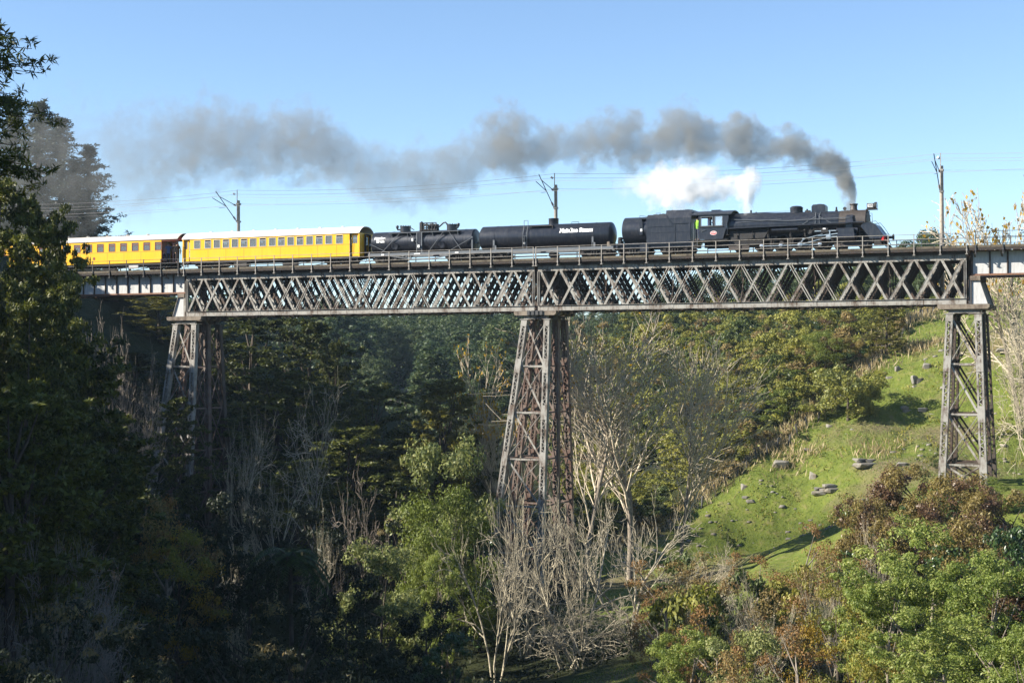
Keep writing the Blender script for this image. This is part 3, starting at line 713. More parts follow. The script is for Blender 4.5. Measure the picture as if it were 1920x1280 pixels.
# ---------------------------------------------------------------- people (one continuous body each)
M['skin'] = plain('skin', (0.48, 0.29, 0.21), 0.55, 0, 0.06)
def cloth(n, c): return plain(n, c, 0.85, 0, 0.12, 6)
M['navy'] = cloth('navy_cloth', (0.02, 0.03, 0.07)); M['blue'] = cloth('blue_shirt', (0.12, 0.17, 0.32)); M['hivis'] = cloth('hi_vis_vest', (0.24, 0.52, 0.04))
M['dark'] = cloth('dark_cloth', (0.018, 0.017, 0.018)); M['white_c'] = cloth('white_shirt', (0.72, 0.72, 0.70)); M['hairc'] = cloth('brown_hair', (0.05, 0.03, 0.02)); M['redc'] = cloth('maroon_cloth', (0.20, 0.03, 0.03))
def person(loc, face, label, shirt, legs, pose="stand", arms=None, cap=None, group=None, lower=True):
    """loc: feet (or seat) point; face: heading angle, 0 looks along +X"""
    r = thing("person", loc, label, "person", group, face)
    V = []; E = []; Rr = []
    def a(p, rad_, par=None):
        V.append(p); Rr.append(rad_)
        if par is not None: E.append((par, len(V)-1))
        return len(V)-1
    h0 = .95 if pose == "stand" else .10
    pel = a((0, 0, h0), .155); ch = a((.01, 0, h0+.28), .15, pel); nk0 = a((.0, 0, h0+.46), .145, ch); nk = a((.02, 0, h0+.58), .06, nk0); hd = a((.04, 0, h0+.70), .095, nk); tp = a((.03, 0, h0+.80), .07, hd)
    ns = a((.135, 0, h0+.685), .022, hd)
    for s in (-1, 1):
        sh = a((0, s*.19, h0+.47), .07, nk0)
        pts = (arms or {}).get(s) or [(.03, s*.25, h0+.20), (.10, s*.22, h0-.05)]
        el = a(pts[0], .048, sh); wr = a(pts[1], .036, el); d = nrm(np.array(pts[1]) - np.array(pts[0]))
        pm = a(tuple(np.array(pts[1]) + d*.07), .040, wr)
        for k in (-1.5, -.5, .5, 1.5): f1 = a(tuple(np.array(pts[1]) + d*.14 + np.array([0, k*.018, 0])), .011, pm)
        a(tuple(np.array(pts[1]) + d*.09 + np.array([.04, 0, .02])), .013, pm)
        if pose == "stand" and lower:
            hp = a((0, s*.09, h0-.12), .095, pel); kn = a((.03, s*.10, .48), .062, hp); an = a((0, s*.10, .08), .045, kn); a((.16, s*.11, .03), .04, an)
        elif lower:
            hp = a((.12, s*.10, h0-.02), .09, pel); kn = a((.46, s*.11, h0+.0), .065, hp); an = a((.46, s*.11, h0-.40), .045, kn); a((.60, s*.11, h0-.44), .035, an)
    me = bpy.data.meshes.new("body"); me.from_pydata(V, E, []); o = bpy.data.objects.new("body", me); link(o)
    md = o.modifiers.new("skin", 'SKIN'); sk = me.skin_vertices[0].data
    for i, q in enumerate(Rr): sk[i].radius = (q, q)
    sk[0].use_root = True
    o.modifiers.new("sub", 'SUBSURF').levels = 1
    bpy.context.view_layer.update()
    m2 = bpy.data.meshes.new_from_object(o.evaluated_get(bpy.context.evaluated_depsgraph_get()))
    for m in (shirt, M['skin'], legs, M['hairc']): m2.materials.append(m)
    hands = [np.array(V[i]) for i in range(len(V)) if Rr[i] <= .0135 or Rr[i] == .040]
    n = len(m2.polygons); mi = np.zeros(n, int); cen = np.empty(n*3); m2.polygons.foreach_get("center", cen); cen = cen.reshape(-1, 3)
    mi[cen[:, 2] > h0+.555] = 1
    if pose == "stand": mi[(cen[:, 2] < h0-.04) & (np.abs(cen[:, 1]) < .21)] = 2
    else: mi[(cen[:, 2] < h0+.02)] = 2
    for h in hands: mi[np.linalg.norm(cen-h, axis=1) < .055] = 1
    mi[(cen[:, 2] > h0+.755) | ((cen[:, 2] > h0+.66) & (cen[:, 0] < .0))] = 3
    m2.polygons.foreach_set("material_index", mi.astype(np.int32)); m2.polygons.foreach_set("use_smooth", np.ones(n, bool)); m2.update()
    bpy.data.objects.remove(o)
    b = bpy.data.objects.new("body", m2); link(b); b.parent = r
    ey = MB()
    for s in (-1, 1): ey.lathe((.125, s*.035, h0+.715), (1, 0, 0), [(0, .002), (.003, .011), (.008, .008), (.012, .002)], 6)
    e = ey.build("eyes", M['dark'], None); e.parent = r
    if cap is not None:
        c_ = MB(); c_.lathe((.025, 0, h0+.755), (0, 0, 1), [(0, .125), (.05, .12), (.10, .09), (.12, .02)], 14); c_.box(.05, .20, -.07, .07, h0+.76, h0+.775)
        cc = c_.build("cap", cap, None, smooth=50); cc.parent = r
    return r
def copy_person(src, loc, rz, label, mat):
    c_ = src.copy(); link(c_); c_.location = loc; c_.rotation_euler = (0, 0, rz); c_["label"] = label
    for ch in src.children:
        d = ch.copy(); link(d); d.parent = c_
        if d.name.startswith("body"):
            d.data = ch.data.copy(); d.data.materials[0] = mat
    return c_

# ---------------------------------------------------------------- coaches
def coach(x0, x1, label, wins, wz, ww, roofmat, framemat, zb, ze, ztop, hopper, body_x):
    """x0..x1 whole length, body_x the part with closed sides"""
    t = thing("passenger_coach", ((x0+x1)/2, YC, ZR), label, "railway coach", "yellow coaches of the train")
    yn, yf = YC-1.29, YC+1.29; bx0, bx1 = body_x; w0, w1 = wz
    xs = sorted(wins)
    for y, sg in ((yn, -1), (yf, 1)):
        b = MB(); ya, yb = (y, y+.06) if sg < 0 else (y-.06, y)
        b.box(bx0, bx1, ya, yb, zb, w0); b.box(bx0, bx1, ya, yb, w1, ze)
        ed = [bx0] + [e for x in xs for e in (x-ww/2, x+ww/2)] + [bx1]
        for i in range(0, len(ed), 2): b.box(ed[i], ed[i+1], ya, yb, w0, w1)
        bd = b.build("side_panel", M['yellow'], t)
        s = MB(); yo = y+sg*.008
        s.box(bx0, bx1, min(y, yo), max(y, yo), w0-.09, w0-.055)
        xx = bx0+1.9
        while xx < bx1-.5: s.box(xx-.012, xx+.012, min(y, y+sg*.006), max(y, y+sg*.006), zb+.02, w0-.1); xx += 1.83
        s.build("moulding", M['seam'], bd)
        for i, x in enumerate(xs):
            f = MB(); q0, q1 = (y-.018, y+.03) if sg < 0 else (y-.03, y+.018)
            fw = .035
            f.box(x-ww/2, x-ww/2+fw, q0, q1, w0, w1); f.box(x+ww/2-fw, x+ww/2, q0, q1, w0, w1); f.box(x-ww/2+fw, x+ww/2-fw, q0, q1, w0, w0+fw); f.box(x-ww/2+fw, x+ww/2-fw, q0, q1, w1-fw, w1)
            hz = w1-.20
            if hopper == 'all' or (hopper == 'alt' and i % 2 == 1): f.box(x-ww/2+fw, x+ww/2-fw, q0, q1, hz-.02, hz+.03)
            fr = f.build("window", framemat, t)
            g = MB(); gy = y+.012 if sg < 0 else y-.012
            if hopper == 'alt' and i % 2 == 1:
                g.box(x-ww/2+fw, x+ww/2-fw, gy-.003, gy+.003, w0+fw, hz-.02); g.build("pane", M['glass'], fr)
                if sg < 0: k = MB(); k.bar((x-ww/2+fw, y+.0, hz+.03), (x+ww/2-fw, y+.0, hz+.03), .01, .01); k._add([(x-ww/2+fw, y+.02, hz+.03), (x+ww/2-fw, y+.02, hz+.03), (x+ww/2-fw, y+.12, w1-fw), (x-ww/2+fw, y+.12, w1-fw)], [(0, 1, 2, 3)]); k.build("hopper", M['dark'], fr)
            else: g.box(x-ww/2+fw, x+ww/2-fw, gy-.003, gy+.003, w0+fw, w1-fw); g.build("pane", M['glass'], fr)
    # roof: shallow arch
    n = 12; pl = []
    for i in range(n+1):
        u = -1 + 2*i/n; pl.append((YC+u*1.35, ze + (ztop-ze)*(1-abs(u)**2.6)))
    low = [(y, z-.05) for y, z in pl[::-1]]
    rf = MB().prismx(pl + low, x0+.05, x1-.05).build("roof", roofmat, t, smooth=35)
    v0 = None
    xx = bx0+1.6
    while xx < bx1-.6:
        if v0 is None:
            v = MB().lathe((xx, YC-.35, ztop-.07), (0, 0, 1), [(0, .10), (.06, .10), (.07, .15), (.11, .15), (.15, .03)], 10); v0 = v.build("ventilator", roofmat, rf, smooth=40); v00 = xx
        else: inst(v0, "ventilator", rf, (xx-v00, 0, 0))
        xx += 2.2
    fl = MB().box(bx0, bx1, yn+.065, yf-.065, zb+.02, zb+.10); fl.build("floor", M['interior'], t)
    for i, x in enumerate(np.arange(bx0+1.2, bx1-.6, 1.1)):
        for ya, yb in ((yn+.15, yn+1.05), (yf-1.05, yf-.15)):
            s = MB(); s.box(x-.22, x+.22, ya, yb, zb+.42, zb+.55); s.box(x-.28, x-.2, ya, yb, zb+.42, zb+1.15); s.build("seat", M['redc'], t)
    u = MB(); u.box(bx0+.1, bx1-.1, yn+.10, yn+.22, zb-.20, zb-.01); u.box(bx0+.1, bx1-.1, yf-.22, yf-.10, zb-.20, zb-.01); u.box(x0+.3, x1-.3, YC-.2, YC+.2, zb-.22, zb-.02)
    xm = (x0+x1)/2
    for s in (-1, 1):                                               # truss rods and boxes
        for y in (yn+.15, yf-.15): u.bar((xm+s*5.2, y, zb-.2), (xm+s*2.2, y, zb-.62), .04, .05); 
    for y in (yn+.15, yf-.15): u.bar((xm-2.2, y, zb-.62), (xm+2.2, y, zb-.62), .04, .05)
    u.box(xm-3.6, xm-2.3, yn+.15, yn+.6, zb-.62, zb-.22); u.cyl((xm+1.2, yn+.5, zb-.45), (xm+2.6, yn+.5, zb-.45), .2, 12)
    u.build("underframe", M['underfr'], t)
    for xb in (x0+2.4, x1-2.4): bogie(t, xb)
    coupler(t, x0+.25, -1); coupler(t, x1-.25, 1)
    return t
yn = YC-1.29
w1px = [369,389,406,423,440,457,474,492,510,527,544.5,562,580,598,616,636]
c1w = [at_y(p, 450, yn)[0] for p in w1px]
coach1 = coach(-33.95, -16.15, "bright yellow coach with a white roof, coupled to the braced tank wagon", c1w, (10.62, 11.36), .66, M['white'], M['alu'], 9.55, 11.52, 12.10, 'alt', (-33.1, -17.15))
def vest(t, xa, xb, s):
    """end platform with inset door, end wall and diaphragm; s=+1 outward"""
    for y, sg in ((yn, -1), (yn+2.58, 1)):
        d = MB(); yi = y + (.16 if sg < 0 else -.16)
        x0_, x1_ = min(xa, xb), max(xa, xb)
        d.box(x0_+.12, x1_-.18, yi-.025, yi+.025, 9.55, 10.62); d.box(x0_+.12, x1_-.18, yi-.025, yi+.025, 11.30, 11.45)
        d.box(x0_+.12, x0_+.22, yi-.025, yi+.025, 10.62, 11.30); d.box(x1_-.32, x1_-.18, yi-.025, yi+.025, 10.62, 11.30)
        dr = d.build("door", M['yellow'], t)
        MB().box(x0_+.22, x1_-.32, yi-.004, yi+.004, 10.62, 11.30).build("pane", M['glass'], dr)
        MB().tube([(x0_+.06, y-sg*.02+sg*.05, 9.9), (x0_+.06, y+sg*.05, 10.9)], .016, 6).build("grab_rail", M['alu'], t)
    e = MB(); xe = xb - s*.18; x0_, x1_ = min(xe, xb-s*.06), max(xe, xb-s*.06)
    e.box(x0_, x1_, yn+.02, YC-.38, 9.5, 11.5); e.box(x0_, x1_, YC+.38, yn+2.56, 9.5, 11.5); e.box(x0_, x1_, YC-.38, YC+.38, 11.3, 11.5)
    e.build("end_wall", M['yellow'], t)
    g = MB(); g.box(min(xb-s*.055, xb+s*.1), max(xb-s*.055, xb+s*.1), YC-.45, YC-.37, 9.55, 11.35); g.box(min(xb-s*.055, xb+s*.1), max(xb-s*.055, xb+s*.1), YC+.37, YC+.45, 9.55, 11.35); g.box(min(xb-s*.055, xb+s*.1), max(xb-s*.055, xb+s*.1), YC-.45, YC+.45, 11.355, 11.45)
    g.build("gangway", M['dark'], t)
    MB().box(min(xa, xb)+.02, max(xa, xb)-.02, yn+.1, yn+2.48, 9.45, 9.55).build("end_platform", M['underfr'], t)
    st = MB(); xm = (xa+xb)/2-.1
    for z in (9.1, 9.35): st.box(xm-.3, xm+.3, yn+.02, yn+.25, z, z+.03)
    st.bar((xm-.29, yn+.1, 9.1), (xm-.29, yn+.1, 9.5), .03, .1); st.bar((xm+.29, yn+.1, 9.1), (xm+.29, yn+.1, 9.5), .03, .1)
    st.build("step", M['underfr'], t)
vest(coach1, -17.15, -16.15, 1); vest(coach1, -33.1, -33.95, -1)
for x in (c1w[0], c1w[-1]): MB().box(x-.2, x+.2, yn+.03, yn+.035, 10.78, 11.12).build("notice", M['paper'], coach1)
c2w = [at_y(296-i*21.75, 460, yn)[0] for i in range(15)]
coach2 = coach(-53.6, -34.3, "yellow coach with a grey arched roof and an open end platform, at the tail", c2w, (10.62, 11.36), .72, M['greyroof'], M['redbrown'], 9.55, 11.60, 12.12, 'all', (-53.0, -36.1))
e = MB(); e.box(-36.16, -36.10, yn+.02, YC-.4, 9.5, 11.6); e.box(-36.16, -36.10, YC+.4, yn+2.56, 9.5, 11.6); e.box(-36.16, -36.10, YC-.4, YC+.4, 11.4, 11.6); e.build("end_wall", M['redbrown'], coach2)
e = MB()
for y in (yn+.06, yn+2.5):
    e.tube([(-34.45, y, 9.5), (-34.45, y, 11.6)], .03, 6); e.tube([(-35.2, y, 9.5), (-35.2, y, 10.55), (-34.45, y, 10.55)], .018, 6)
for q in np.linspace(yn+.1, yn+2.45, 12): e.tube([(-34.42, q, 9.5), (-34.42, q, 10.5)], .014, 5)
e.bar((-34.42, yn+.06, 10.52), (-34.42, yn+2.5, 10.52), .04, .04)
e.build("platform_railing", M['dark'], coach2)
MB().box(-36.09, -34.35, yn+.05, yn+2.53, 9.42, 9.5).build("end_platform", M['underfr'], coach2)
e = MB(); e.box(-36.05, -34.3, yn+.04, yn+.09, 11.42, 11.6); e.box(-34.4, -34.33, yn+.1, yn+2.5, 11.45, 11.75); e.build("canopy_board", M['redbrown'], coach2)
MB().lathe((-43.4, yn-.012, 10.05), (0, 1, 0), [(0, .02), (0, .13), (.006, .14), (.012, .14)], 18).build("round_emblem", M['redbrown'], coach2)
MB().box(-39.6, -38.6, yn+.02, yn+.08, 9.05, 9.36).build("battery_box_lid", M['alu'], coach2)

# people
person((-35.75, 1.15, 9.5), rad(-60), "person in a blue shirt holding a camera up on the open coach platform", M['blue'], M['navy'], arms={-1: [(.22, -.28, 1.30), (.22, -.08, 1.56)], 1: [(.24, .26, 1.28), (.24, .08, 1.54)]})
person((-35.15, 1.35, 9.5), rad(-75), "person in dark clothes in the middle of the open coach platform", M['dark'], M['dark'], arms={-1: [(.22, -.26, 1.30), (.30, -.06, 1.46)]})
person((-34.7, 1.0, 9.5), rad(-40), "person in a dark coat at the outer rail of the coach platform", M['dark'], M['dark'])
drv = person((13.95, .84, 10.30), rad(0), "engine driver in dark clothes and cap leaning at the cab side window", M['navy'], M['navy'], arms={-1: [(.10, -.30, 1.22), (.34, -.22, 1.20)]}, cap=M['dark'])
drv.location.z = 10.02
person((12.98, .95, 9.95), rad(-100), "person in a green hi-vis vest standing between cab and tender", M['hivis'], M['navy'], cap=M['dark'])
ps = None; shirts = [M['white_c'], M['blue'], M['navy'], M['white_c'], M['redc']]; words = {M['white_c'].name: "white", M['blue'].name: "blue", M['navy'].name: "navy", M['redc'].name: "maroon"}
for i, x in enumerate(c1w[2:-1] + c2w[:8]):
    if i in (3, 9, 14): continue
    m = shirts[i % 5]; where = "the white-roofed yellow coach" if i < 13 else "the grey-roofed yellow coach"
    lab = f"seated passenger in {words[m.name]} behind a window of {where}"
    loc = (x-.05, yn+.50, 10.20); rz = rad(R_.choice([0, 0, -15, 12, 180, 170]))
    if ps is None: ps = person(loc, rz, lab, m, M['navy'], pose="sit", group="passengers seated in the coaches")
    else: copy_person(ps, loc, rz, lab, m)

# ---------------------------------------------------------------- tank wagons
def wagon_frame(t, x0, x1, name="frame"):
    f = MB(); yb0, yb1 = YC-1.1, YC+1.1
    f.box(x0, x1, yb0, yb0+.10, 9.46, 9.70); f.box(x0, x1, yb1-.10, yb1, 9.46, 9.70); f.box(x0, x0+.14, yb0+.1, yb1-.1, 9.46, 9.70); f.box(x1-.14, x1, yb0+.1, yb1-.1, 9.46, 9.70); f.box(x0+.2, x1-.2, YC-.25, YC+.25, 9.40, 9.68)
    o = f.build(name, M['framegrey'], t)
    return o
def cyl_conv(zc, r):
    """wrap text around the near side of a horizontal cylinder"""
    def g(x, z, d):
        a = (z - zc) / r; return (x, YC - (r+.006+max(d, 0))*math.cos(a), zc + (r+.006+max(d, 0))*math.sin(a))
    return g
# smooth tank wagon with lettering
T1 = thing("tank_wagon", (.25, YC, ZR), "smooth black tank wagon lettered Mainline Steam, coupled behind the tender", "tank wagon", "black tank wagons of the train")
zc, R1 = 10.70, .98
tb = MB(); tb.lathe((-5.55, YC, zc), (1, 0, 0), [(0, .02), (.02, R1*.5), (.10, R1*.85), (.22, R1), (11.2, R1), (11.30, R1*.95), (11.42, R1*.72), (11.52, R1*.4), (11.55, .02)], 48)
tank = tb.build("tank", M['black'], T1, smooth=30)
for x in (-4.05, -2.9, 4.45, 2.95): 
    MB().lathe((x-.03, YC, zc), (1, 0, 0), [(0, R1-.01), (0, R1+.014), (.06, R1+.014), (.06, R1-.01)], 48).build("hoop", M['black'], tank, smooth=30)
for x in (-4.05, 4.45):
    s = MB(); s.box(x-.07, x+.07, YC-1.04, YC-.9, 9.70, 10.5); s.box(x-.02, x+.22, YC-1.04, YC-.94, 9.70, 10.05); s.box(x-.07, x+.07, YC+.9, YC+1.04, 9.7, 10.5); s.build("strap", M['framegrey'], T1)
d = MB().lathe((.75, YC, zc+R1-.08), (0, 0, 1), [(0, .40), (.46, .40), (.50, .42), (.54, .40), (.56, .02)], 24); d.build("dome", M['black'], T1, smooth=35)
pf = MB(); pf.box(-.95, 1.0, YC-.92, YC-.30, zc+.78, zc+.82); pf.box(.98, 1.02, YC-.92, YC-.3, zc+.60, zc+.78); pf.bar((-.9, YC-.9, zc+.78), (-.9, YC-.75, zc+.5), .04, .04); pf.build("platform", M['smokebox'], T1)
ld = MB()
for x in (-1.48, -1.14):
    ld.tube([(x, YC-1.06, 9.6), (x, YC-1.06, 10.9), (x, YC-.80, zc+.90), (x, YC-.80, zc+1.28)], .022, 6)
for z in np.arange(9.7, 11.7, .26): ld.tube([(-1.48, YC-1.06 if z < 10.9 else YC-.85, z), (-1.14, YC-1.06 if z < 10.9 else YC-.85, z)], .014, 5)
ld.bar((-1.31, YC-1.045, 10.0), (-1.31, YC-1.045, 10.7), .26, .02)
ld.tube([(-1.48, YC-.80, zc+1.28), (-1.14, YC-.80, zc+1.28)], .02, 5)
ld.build("ladder", M['framegrey'], T1); MB().box(-1.40, -1.25, YC-1.08, YC-1.065, 10.08, 10.22).build("label_plate", M['letter'], T1)
lettering(T1, "Mainline Steam", .50, 3.02, 11.06, cyl_conv(zc, R1), bold=.024, sxy=.93)
k = MB(); k.box(5.55, 5.75, YC-.75, YC-.55, 9.72, 10.62); k.box(5.62, 5.9, YC-.80, YC-.40, 9.70, 9.78); k.build("stay_post", M['timber'], T1)
wagon_frame(T1, -5.75, 6.2)
hd = MB(); hd.tube([(2.3, YC, zc+R1), (2.3, YC, zc+R1+.12), (2.9, YC, zc+R1+.12), (2.9, YC, zc+R1)], .02, 6); hd.build("hand_rail", M['dark'], T1)
un = MB(); un.cyl((.8, YC-.6, 9.2), (.8, YC+.6, 9.2), .25, 12); un.box(-3.0, .4, YC-.6, YC-.5, 9.08, 9.14); un.box(1.2, 4, YC-.6, YC-.5, 9.2, 9.26); un.box(3.3, 3.7, YC-1.0, YC-.8, 9.1, 9.46); un.box(.6, 1.0, YC-.3, YC+.3, 8.95, 9.4); un.build("underframe", M['underfr'], T1)
bogie(T1, -4.3); bogie(T1, 4.55); coupler(T1, -5.75, -1); coupler(T1, 6.2, 1)
# braced tank wagon with domes and pump
T2 = thing("tank_wagon", (-10.6, YC, ZR), "black tank wagon with two domes, a pump on top and diagonal side braces", "tank wagon", "black tank wagons of the train")
zc2, R2 = 10.62, .93
tb = MB(); tb.lathe((-15.35, YC, zc2), (1, 0, 0), [(0, .02), (.0, R2*.94), (.06, R2), (9.25, R2), (9.30, R2*.94), (9.34, R2*.9), (9.40, .02)], 48)
tank2 = tb.build("tank", M['black'], T2, smooth=30)
for x in (-13.55, -11.95, -10.15, -8.25, -6.9): MB().lathe((x-.03, YC, zc2), (1, 0, 0), [(0, R2-.01), (0, R2+.014), (.06, R2+.014), (.06, R2-.01)], 48).build("hoop", M['black'], tank2, smooth=30)
for xd, sx in ((-12.55, -1), (-8.25, 1)):
    d = MB(); d.lathe((xd, YC, zc2+R2-.07), (0, 0, 1), [(0, .44), (.42, .44), (.46, .47), (.50, .44), (.52, .02)], 20)
    for k in range(12): a = k*math.pi/6; d.box(xd+.41*math.cos(a)-.03, xd+.41*math.cos(a)+.03, YC+.41*math.sin(a)-.03, YC+.41*math.sin(a)+.03, zc2+R2+.42, zc2+R2+.49)
    d.tube([(xd+sx*.42, YC-.2, zc2+R2+.15), (xd+sx*.62, YC-.2, zc2+R2+.15), (xd+sx*.66, YC-.2, zc2+R2+.28)], .07, 8); d.lathe((xd+sx*.66, YC-.2, zc2+R2+.22), (0, 0, 1), [(0, .06), (.05, .11), (.15, .11), (.2, .14), (.26, .12), (.3, .05)], 10)
    d.build("dome", M['black'], T2, smooth=35)
pm = MB()
pm.box(-11.05, -10.85, YC-.4, YC+.1, zc2+R2-.05, zc2+R2+.66); pm.lathe((-10.95, YC-.2, zc2+R2+.6), (0, 0, 1), [(0, .1), (.1, .12), (.16, .05)], 10)
for i in range(5):
    x = -10.7+i*.26; pm.cyl((x, YC-.35, zc2+R2+.05), (x, YC-.35, zc2+R2+.35+.3*(i % 2)), .05, 8); pm.lathe((x+.1, YC-.3, zc2+R2+.45), (0, -1, 0), [(0, .02), (.02, .11), (.06, .11), (.08, .02)], 10)
for z in (.22, .42, .62): pm.tube([(-10.85, YC-.25, zc2+R2+z), (-9.55, YC-.25, zc2+R2+z)], .035, 6)
pm.box(-10.7, -9.5, YC-.35, YC+.15, zc2+R2-.02, zc2+R2+.12); pm.cyl((-10.4, YC-.1, zc2+R2+.25), (-9.6, YC-.1, zc2+R2+.25), .17, 12); pm.box(-9.75, -9.5, YC-.3, YC+.1, zc2+R2+.1, zc2+R2+.5)
pm.build("pump", M['blackflat'], T2)
MB().tube([(-9.5, YC-.2, zc2+R2+.2), (-9.3, YC-.2, zc2+R2+.3), (-8.95, YC-.2, zc2+R2+.58), (-8.75, YC-.2, zc2+R2+.62), (-8.62, YC-.2, zc2+R2+.45)], .06, 8).build("hose", M['blackflat'], T2, smooth=60)
MB().tube([(-12.9, YC-.5, zc2+R2+.1), (-12.4, YC-.68, zc2+R2-.14), (-11.8, YC-.70, zc2+R2-.2), (-11.2, YC-.6, zc2+R2-.1), (-10.4, YC-.5, zc2+R2+.05)], .025, 6).build("hose", M['smokebox'], T2)
MB().tube([(-12.1, YC-.2, zc2+R2+.35), (-11.6, YC-.3, zc2+R2+.08)], .04, 6).build("hose", M['blackflat'], T2)
wk = MB(); wk.box(-13.65, -7.2, YC-1.0, YC-.62, zc2+.72, zc2+.76)
for x in (-13.4, -11.9, -10.9, -9.6, -8.6, -7.3):
    wk.prismx([(YC-1.0, zc2+.72), (YC-.75, zc2+.72), (YC-.90, zc2+.42)], x-.02, x+.02)
wk.build("platform", M['framegrey'], T2)
br = [(-14.3, 9.72, -12.6, 11.3), (-11.6, 11.25, -10.4, 9.75), (-9.9, 9.75, -8.6, 11.3), (-8.05, 11.3, -6.9, 9.75), (-15.3, 10.5, -13.7, 9.75), (-8.1, 9.72, -6.0, 10.75)]
for xa, za, xb, zb_ in br: MB().bar((xa, YC-1.02, za), (xb, YC-1.02, zb_), .03, .06, (0, 1, 0)).build("brace", M['framegrey'], T2)
for x in (-11.0, -10.55): MB().bar((x, YC-1.0, 9.7), (x, YC-1.0, 11.35), .03, .07).build("ladder_rail", M['framegrey'], T2)
MB().box(-10.95, -10.6, YC-.99, YC-.97, 9.9, 11.3).build("ladder_panel", M['black'], T2)
for x, z, w_, h_ in ((-11.35, 10.75, .14, .24), (-10.78, 10.2, .18, .22), (-14.1, 9.58, .26, .12), (-10.9, 9.58, .55, .09), (-7.3, 9.58, .32, .10)): MB().box(x-w_/2, x+w_/2, YC-1.13, YC-1.105 if z < 9.7 else YC-.95, z-h_/2, z+h_/2).build("label_plate", M['letter'], T2)
for x in (-13.05, -8.75):
    h = MB(); h.lathe((x, YC-.90, 10.28), (0, -1, -.25), [(0, .30), (.06, .30), (.07, .22), (.05, .18), (.05, .02)], 20); h.build("manhole", M['black'], T2, smooth=40)
lettering(T2, "Mainline", .30, -14.5, 10.98, cyl_conv(zc2, R2), bold=.016); lettering(T2, "Steam", .30, -14.42, 10.70, cyl_conv(zc2, R2), bold=.016)
wagon_frame(T2, -15.5, -5.75)
un = MB(); un.bar((-13.6, YC-1.02, 9.46), (-11.4, YC-1.02, 9.16), .04, .08); un.bar((-7.6, YC-1.02, 9.46), (-9.4, YC-1.02, 9.16), .04, .08); un.box(-11.4, -9.4, YC-1.05, YC-.99, 9.12, 9.2); un.box(-11.6, -11.5, YC-1.05, YC-.95, 9.15, 9.46); un.build("underframe", M['framegrey'], T2)
k = MB(); k.box(-6.05, -5.95, YC-.98, YC-.88, 9.7, 10.85); k.box(-5.85, -5.62, YC-.7, YC-.3, 10.3, 10.42); k.bar((-5.8, YC-.5, 9.7), (-5.7, YC-.5, 10.35), .05, .05); k.bar((-15.6, YC-.6, 10.5), (-15.35, YC-.6, 10.4), .3, .15); k.bar((-15.45, YC-.5, 9.7), (-15.45, YC-.5, 10.45), .05, .05); k.build("end_bracket", M['framegrey'], T2)
bogie(T2, -13.9); bogie(T2, -7.2); coupler(T2, -15.5, -1); coupler(T2, -5.75, 1)

# ---------------------------------------------------------------- tender
TD = thing("tender", (9.8, YC, ZR), "black steam locomotive tender with round water tank behind the coal bunker", "tender")
f = MB(); f.box(6.55, 12.75, YC-1.2, YC+1.2, 9.72, 9.86); f.box(6.6, 12.7, YC-1.05, YC-.95, 9.45, 9.72); f.box(6.6, 12.7, YC+.95, YC+1.05, 9.45, 9.72); f.box(6.45, 6.6, YC-1.2, YC+1.2, 9.4, 9.86); f.box(8.4, 9.1, YC-1.15, YC-.95, 9.2, 9.72)
f.build("frame", M['black'], TD)
tk_ = MB().lathe((6.85, YC, 10.90), (1, 0, 0), [(0, .02), (.0, .95), (.05, 1.05), (2.6, 1.05)], 44); tk_.build("water_tank", M['black'], TD, smooth=30)
b = MB()
bun = [(YC-1.18, 9.865), (YC+1.18, 9.865), (YC+1.18, 11.70), (YC+.85, 12.02), (YC-.85, 12.02), (YC-1.18, 11.70)]
b.prismx(bun, 8.95, 12.55)
bk = b.build("bunker", M['black'], TD)
b = MB(); b.prismx([(YC-1.175, 11.705), (YC+1.175, 11.705), (YC+1.0, 12.30), (YC-1.0, 12.30)], 10.5, 12.56); b.build("bunker_raised_side", M['black'], TD)
b = MB(); b.box(9.05, 11.1, YC-1.21, YC-1.185, 11.05, 11.09); b.bar((10.45, YC-1.2, 12.0), (11.15, YC-1.2, 11.1), .03, .03); b.box(11.1, 12.5, YC-1.23, YC-1.185, 11.25, 11.31); b.box(11.18, 11.26, YC-1.21, YC-1.185, 9.9, 11.2); b.box(12.36, 12.50, YC-1.23, YC-1.185, 9.9, 11.25); b.box(9.0, 12.5, YC-1.2, YC-1.185, 10.6, 10.615)
for x in np.arange(9.1, 12.5, .12): b.box(x-.012, x+.012, YC-1.195, YC-1.18, 11.62, 11.645)
b.build("beading", M['black'], TD)
b = MB(); b.box(8.3, 8.5, YC-.98, YC-.9, 11.2, 11.75); b.box(8.35, 8.6, YC-1.1, YC-1.0, 10.5, 11.5); b.box(8.32, 9.0, YC-.95, YC-.2, 11.72, 11.80); b.tube([(8.32, YC-.9, 11.4), (8.32, YC-.9, 12.0), (8.9, YC-.9, 11.9)], .02, 6); b.tube([(9.5, YC-.6, 12.02), (9.55, YC-.6, 12.16), (9.9, YC-.6, 12.16), (9.95, YC-.6, 12.02)], .02, 6); b.build("tank_step", M['black'], TD)
MB().box(8.42, 8.58, YC-1.115, YC-1.102, 10.75, 10.95).build("label_plate", M['letter'], TD)
b = MB(); b.lathe((6.62, YC-.6, 9.86), (0, 0, 1), [(0, .12), (.3, .12), (.35, .2), (.5, .2), (.55, .05)], 10); b.box(6.5, 6.75, YC-.9, YC-.2, 9.86, 10.15); b.build("brake_gear", M['blackflat'], TD)
coal = MB()
for i in range(60): 
    x, y = R_.uniform(9.3, 12.4), YC+R_.uniform(-.7, .7); s = R_.uniform(.08, .18); coal.box(x-s, x+s, y-s, y+s, 11.95, 12.0+R_.uniform(0, .12) + (.25 if x > 10.6 else 0))
coal.build("coal", M['blackflat'], TD, kind="stuff")
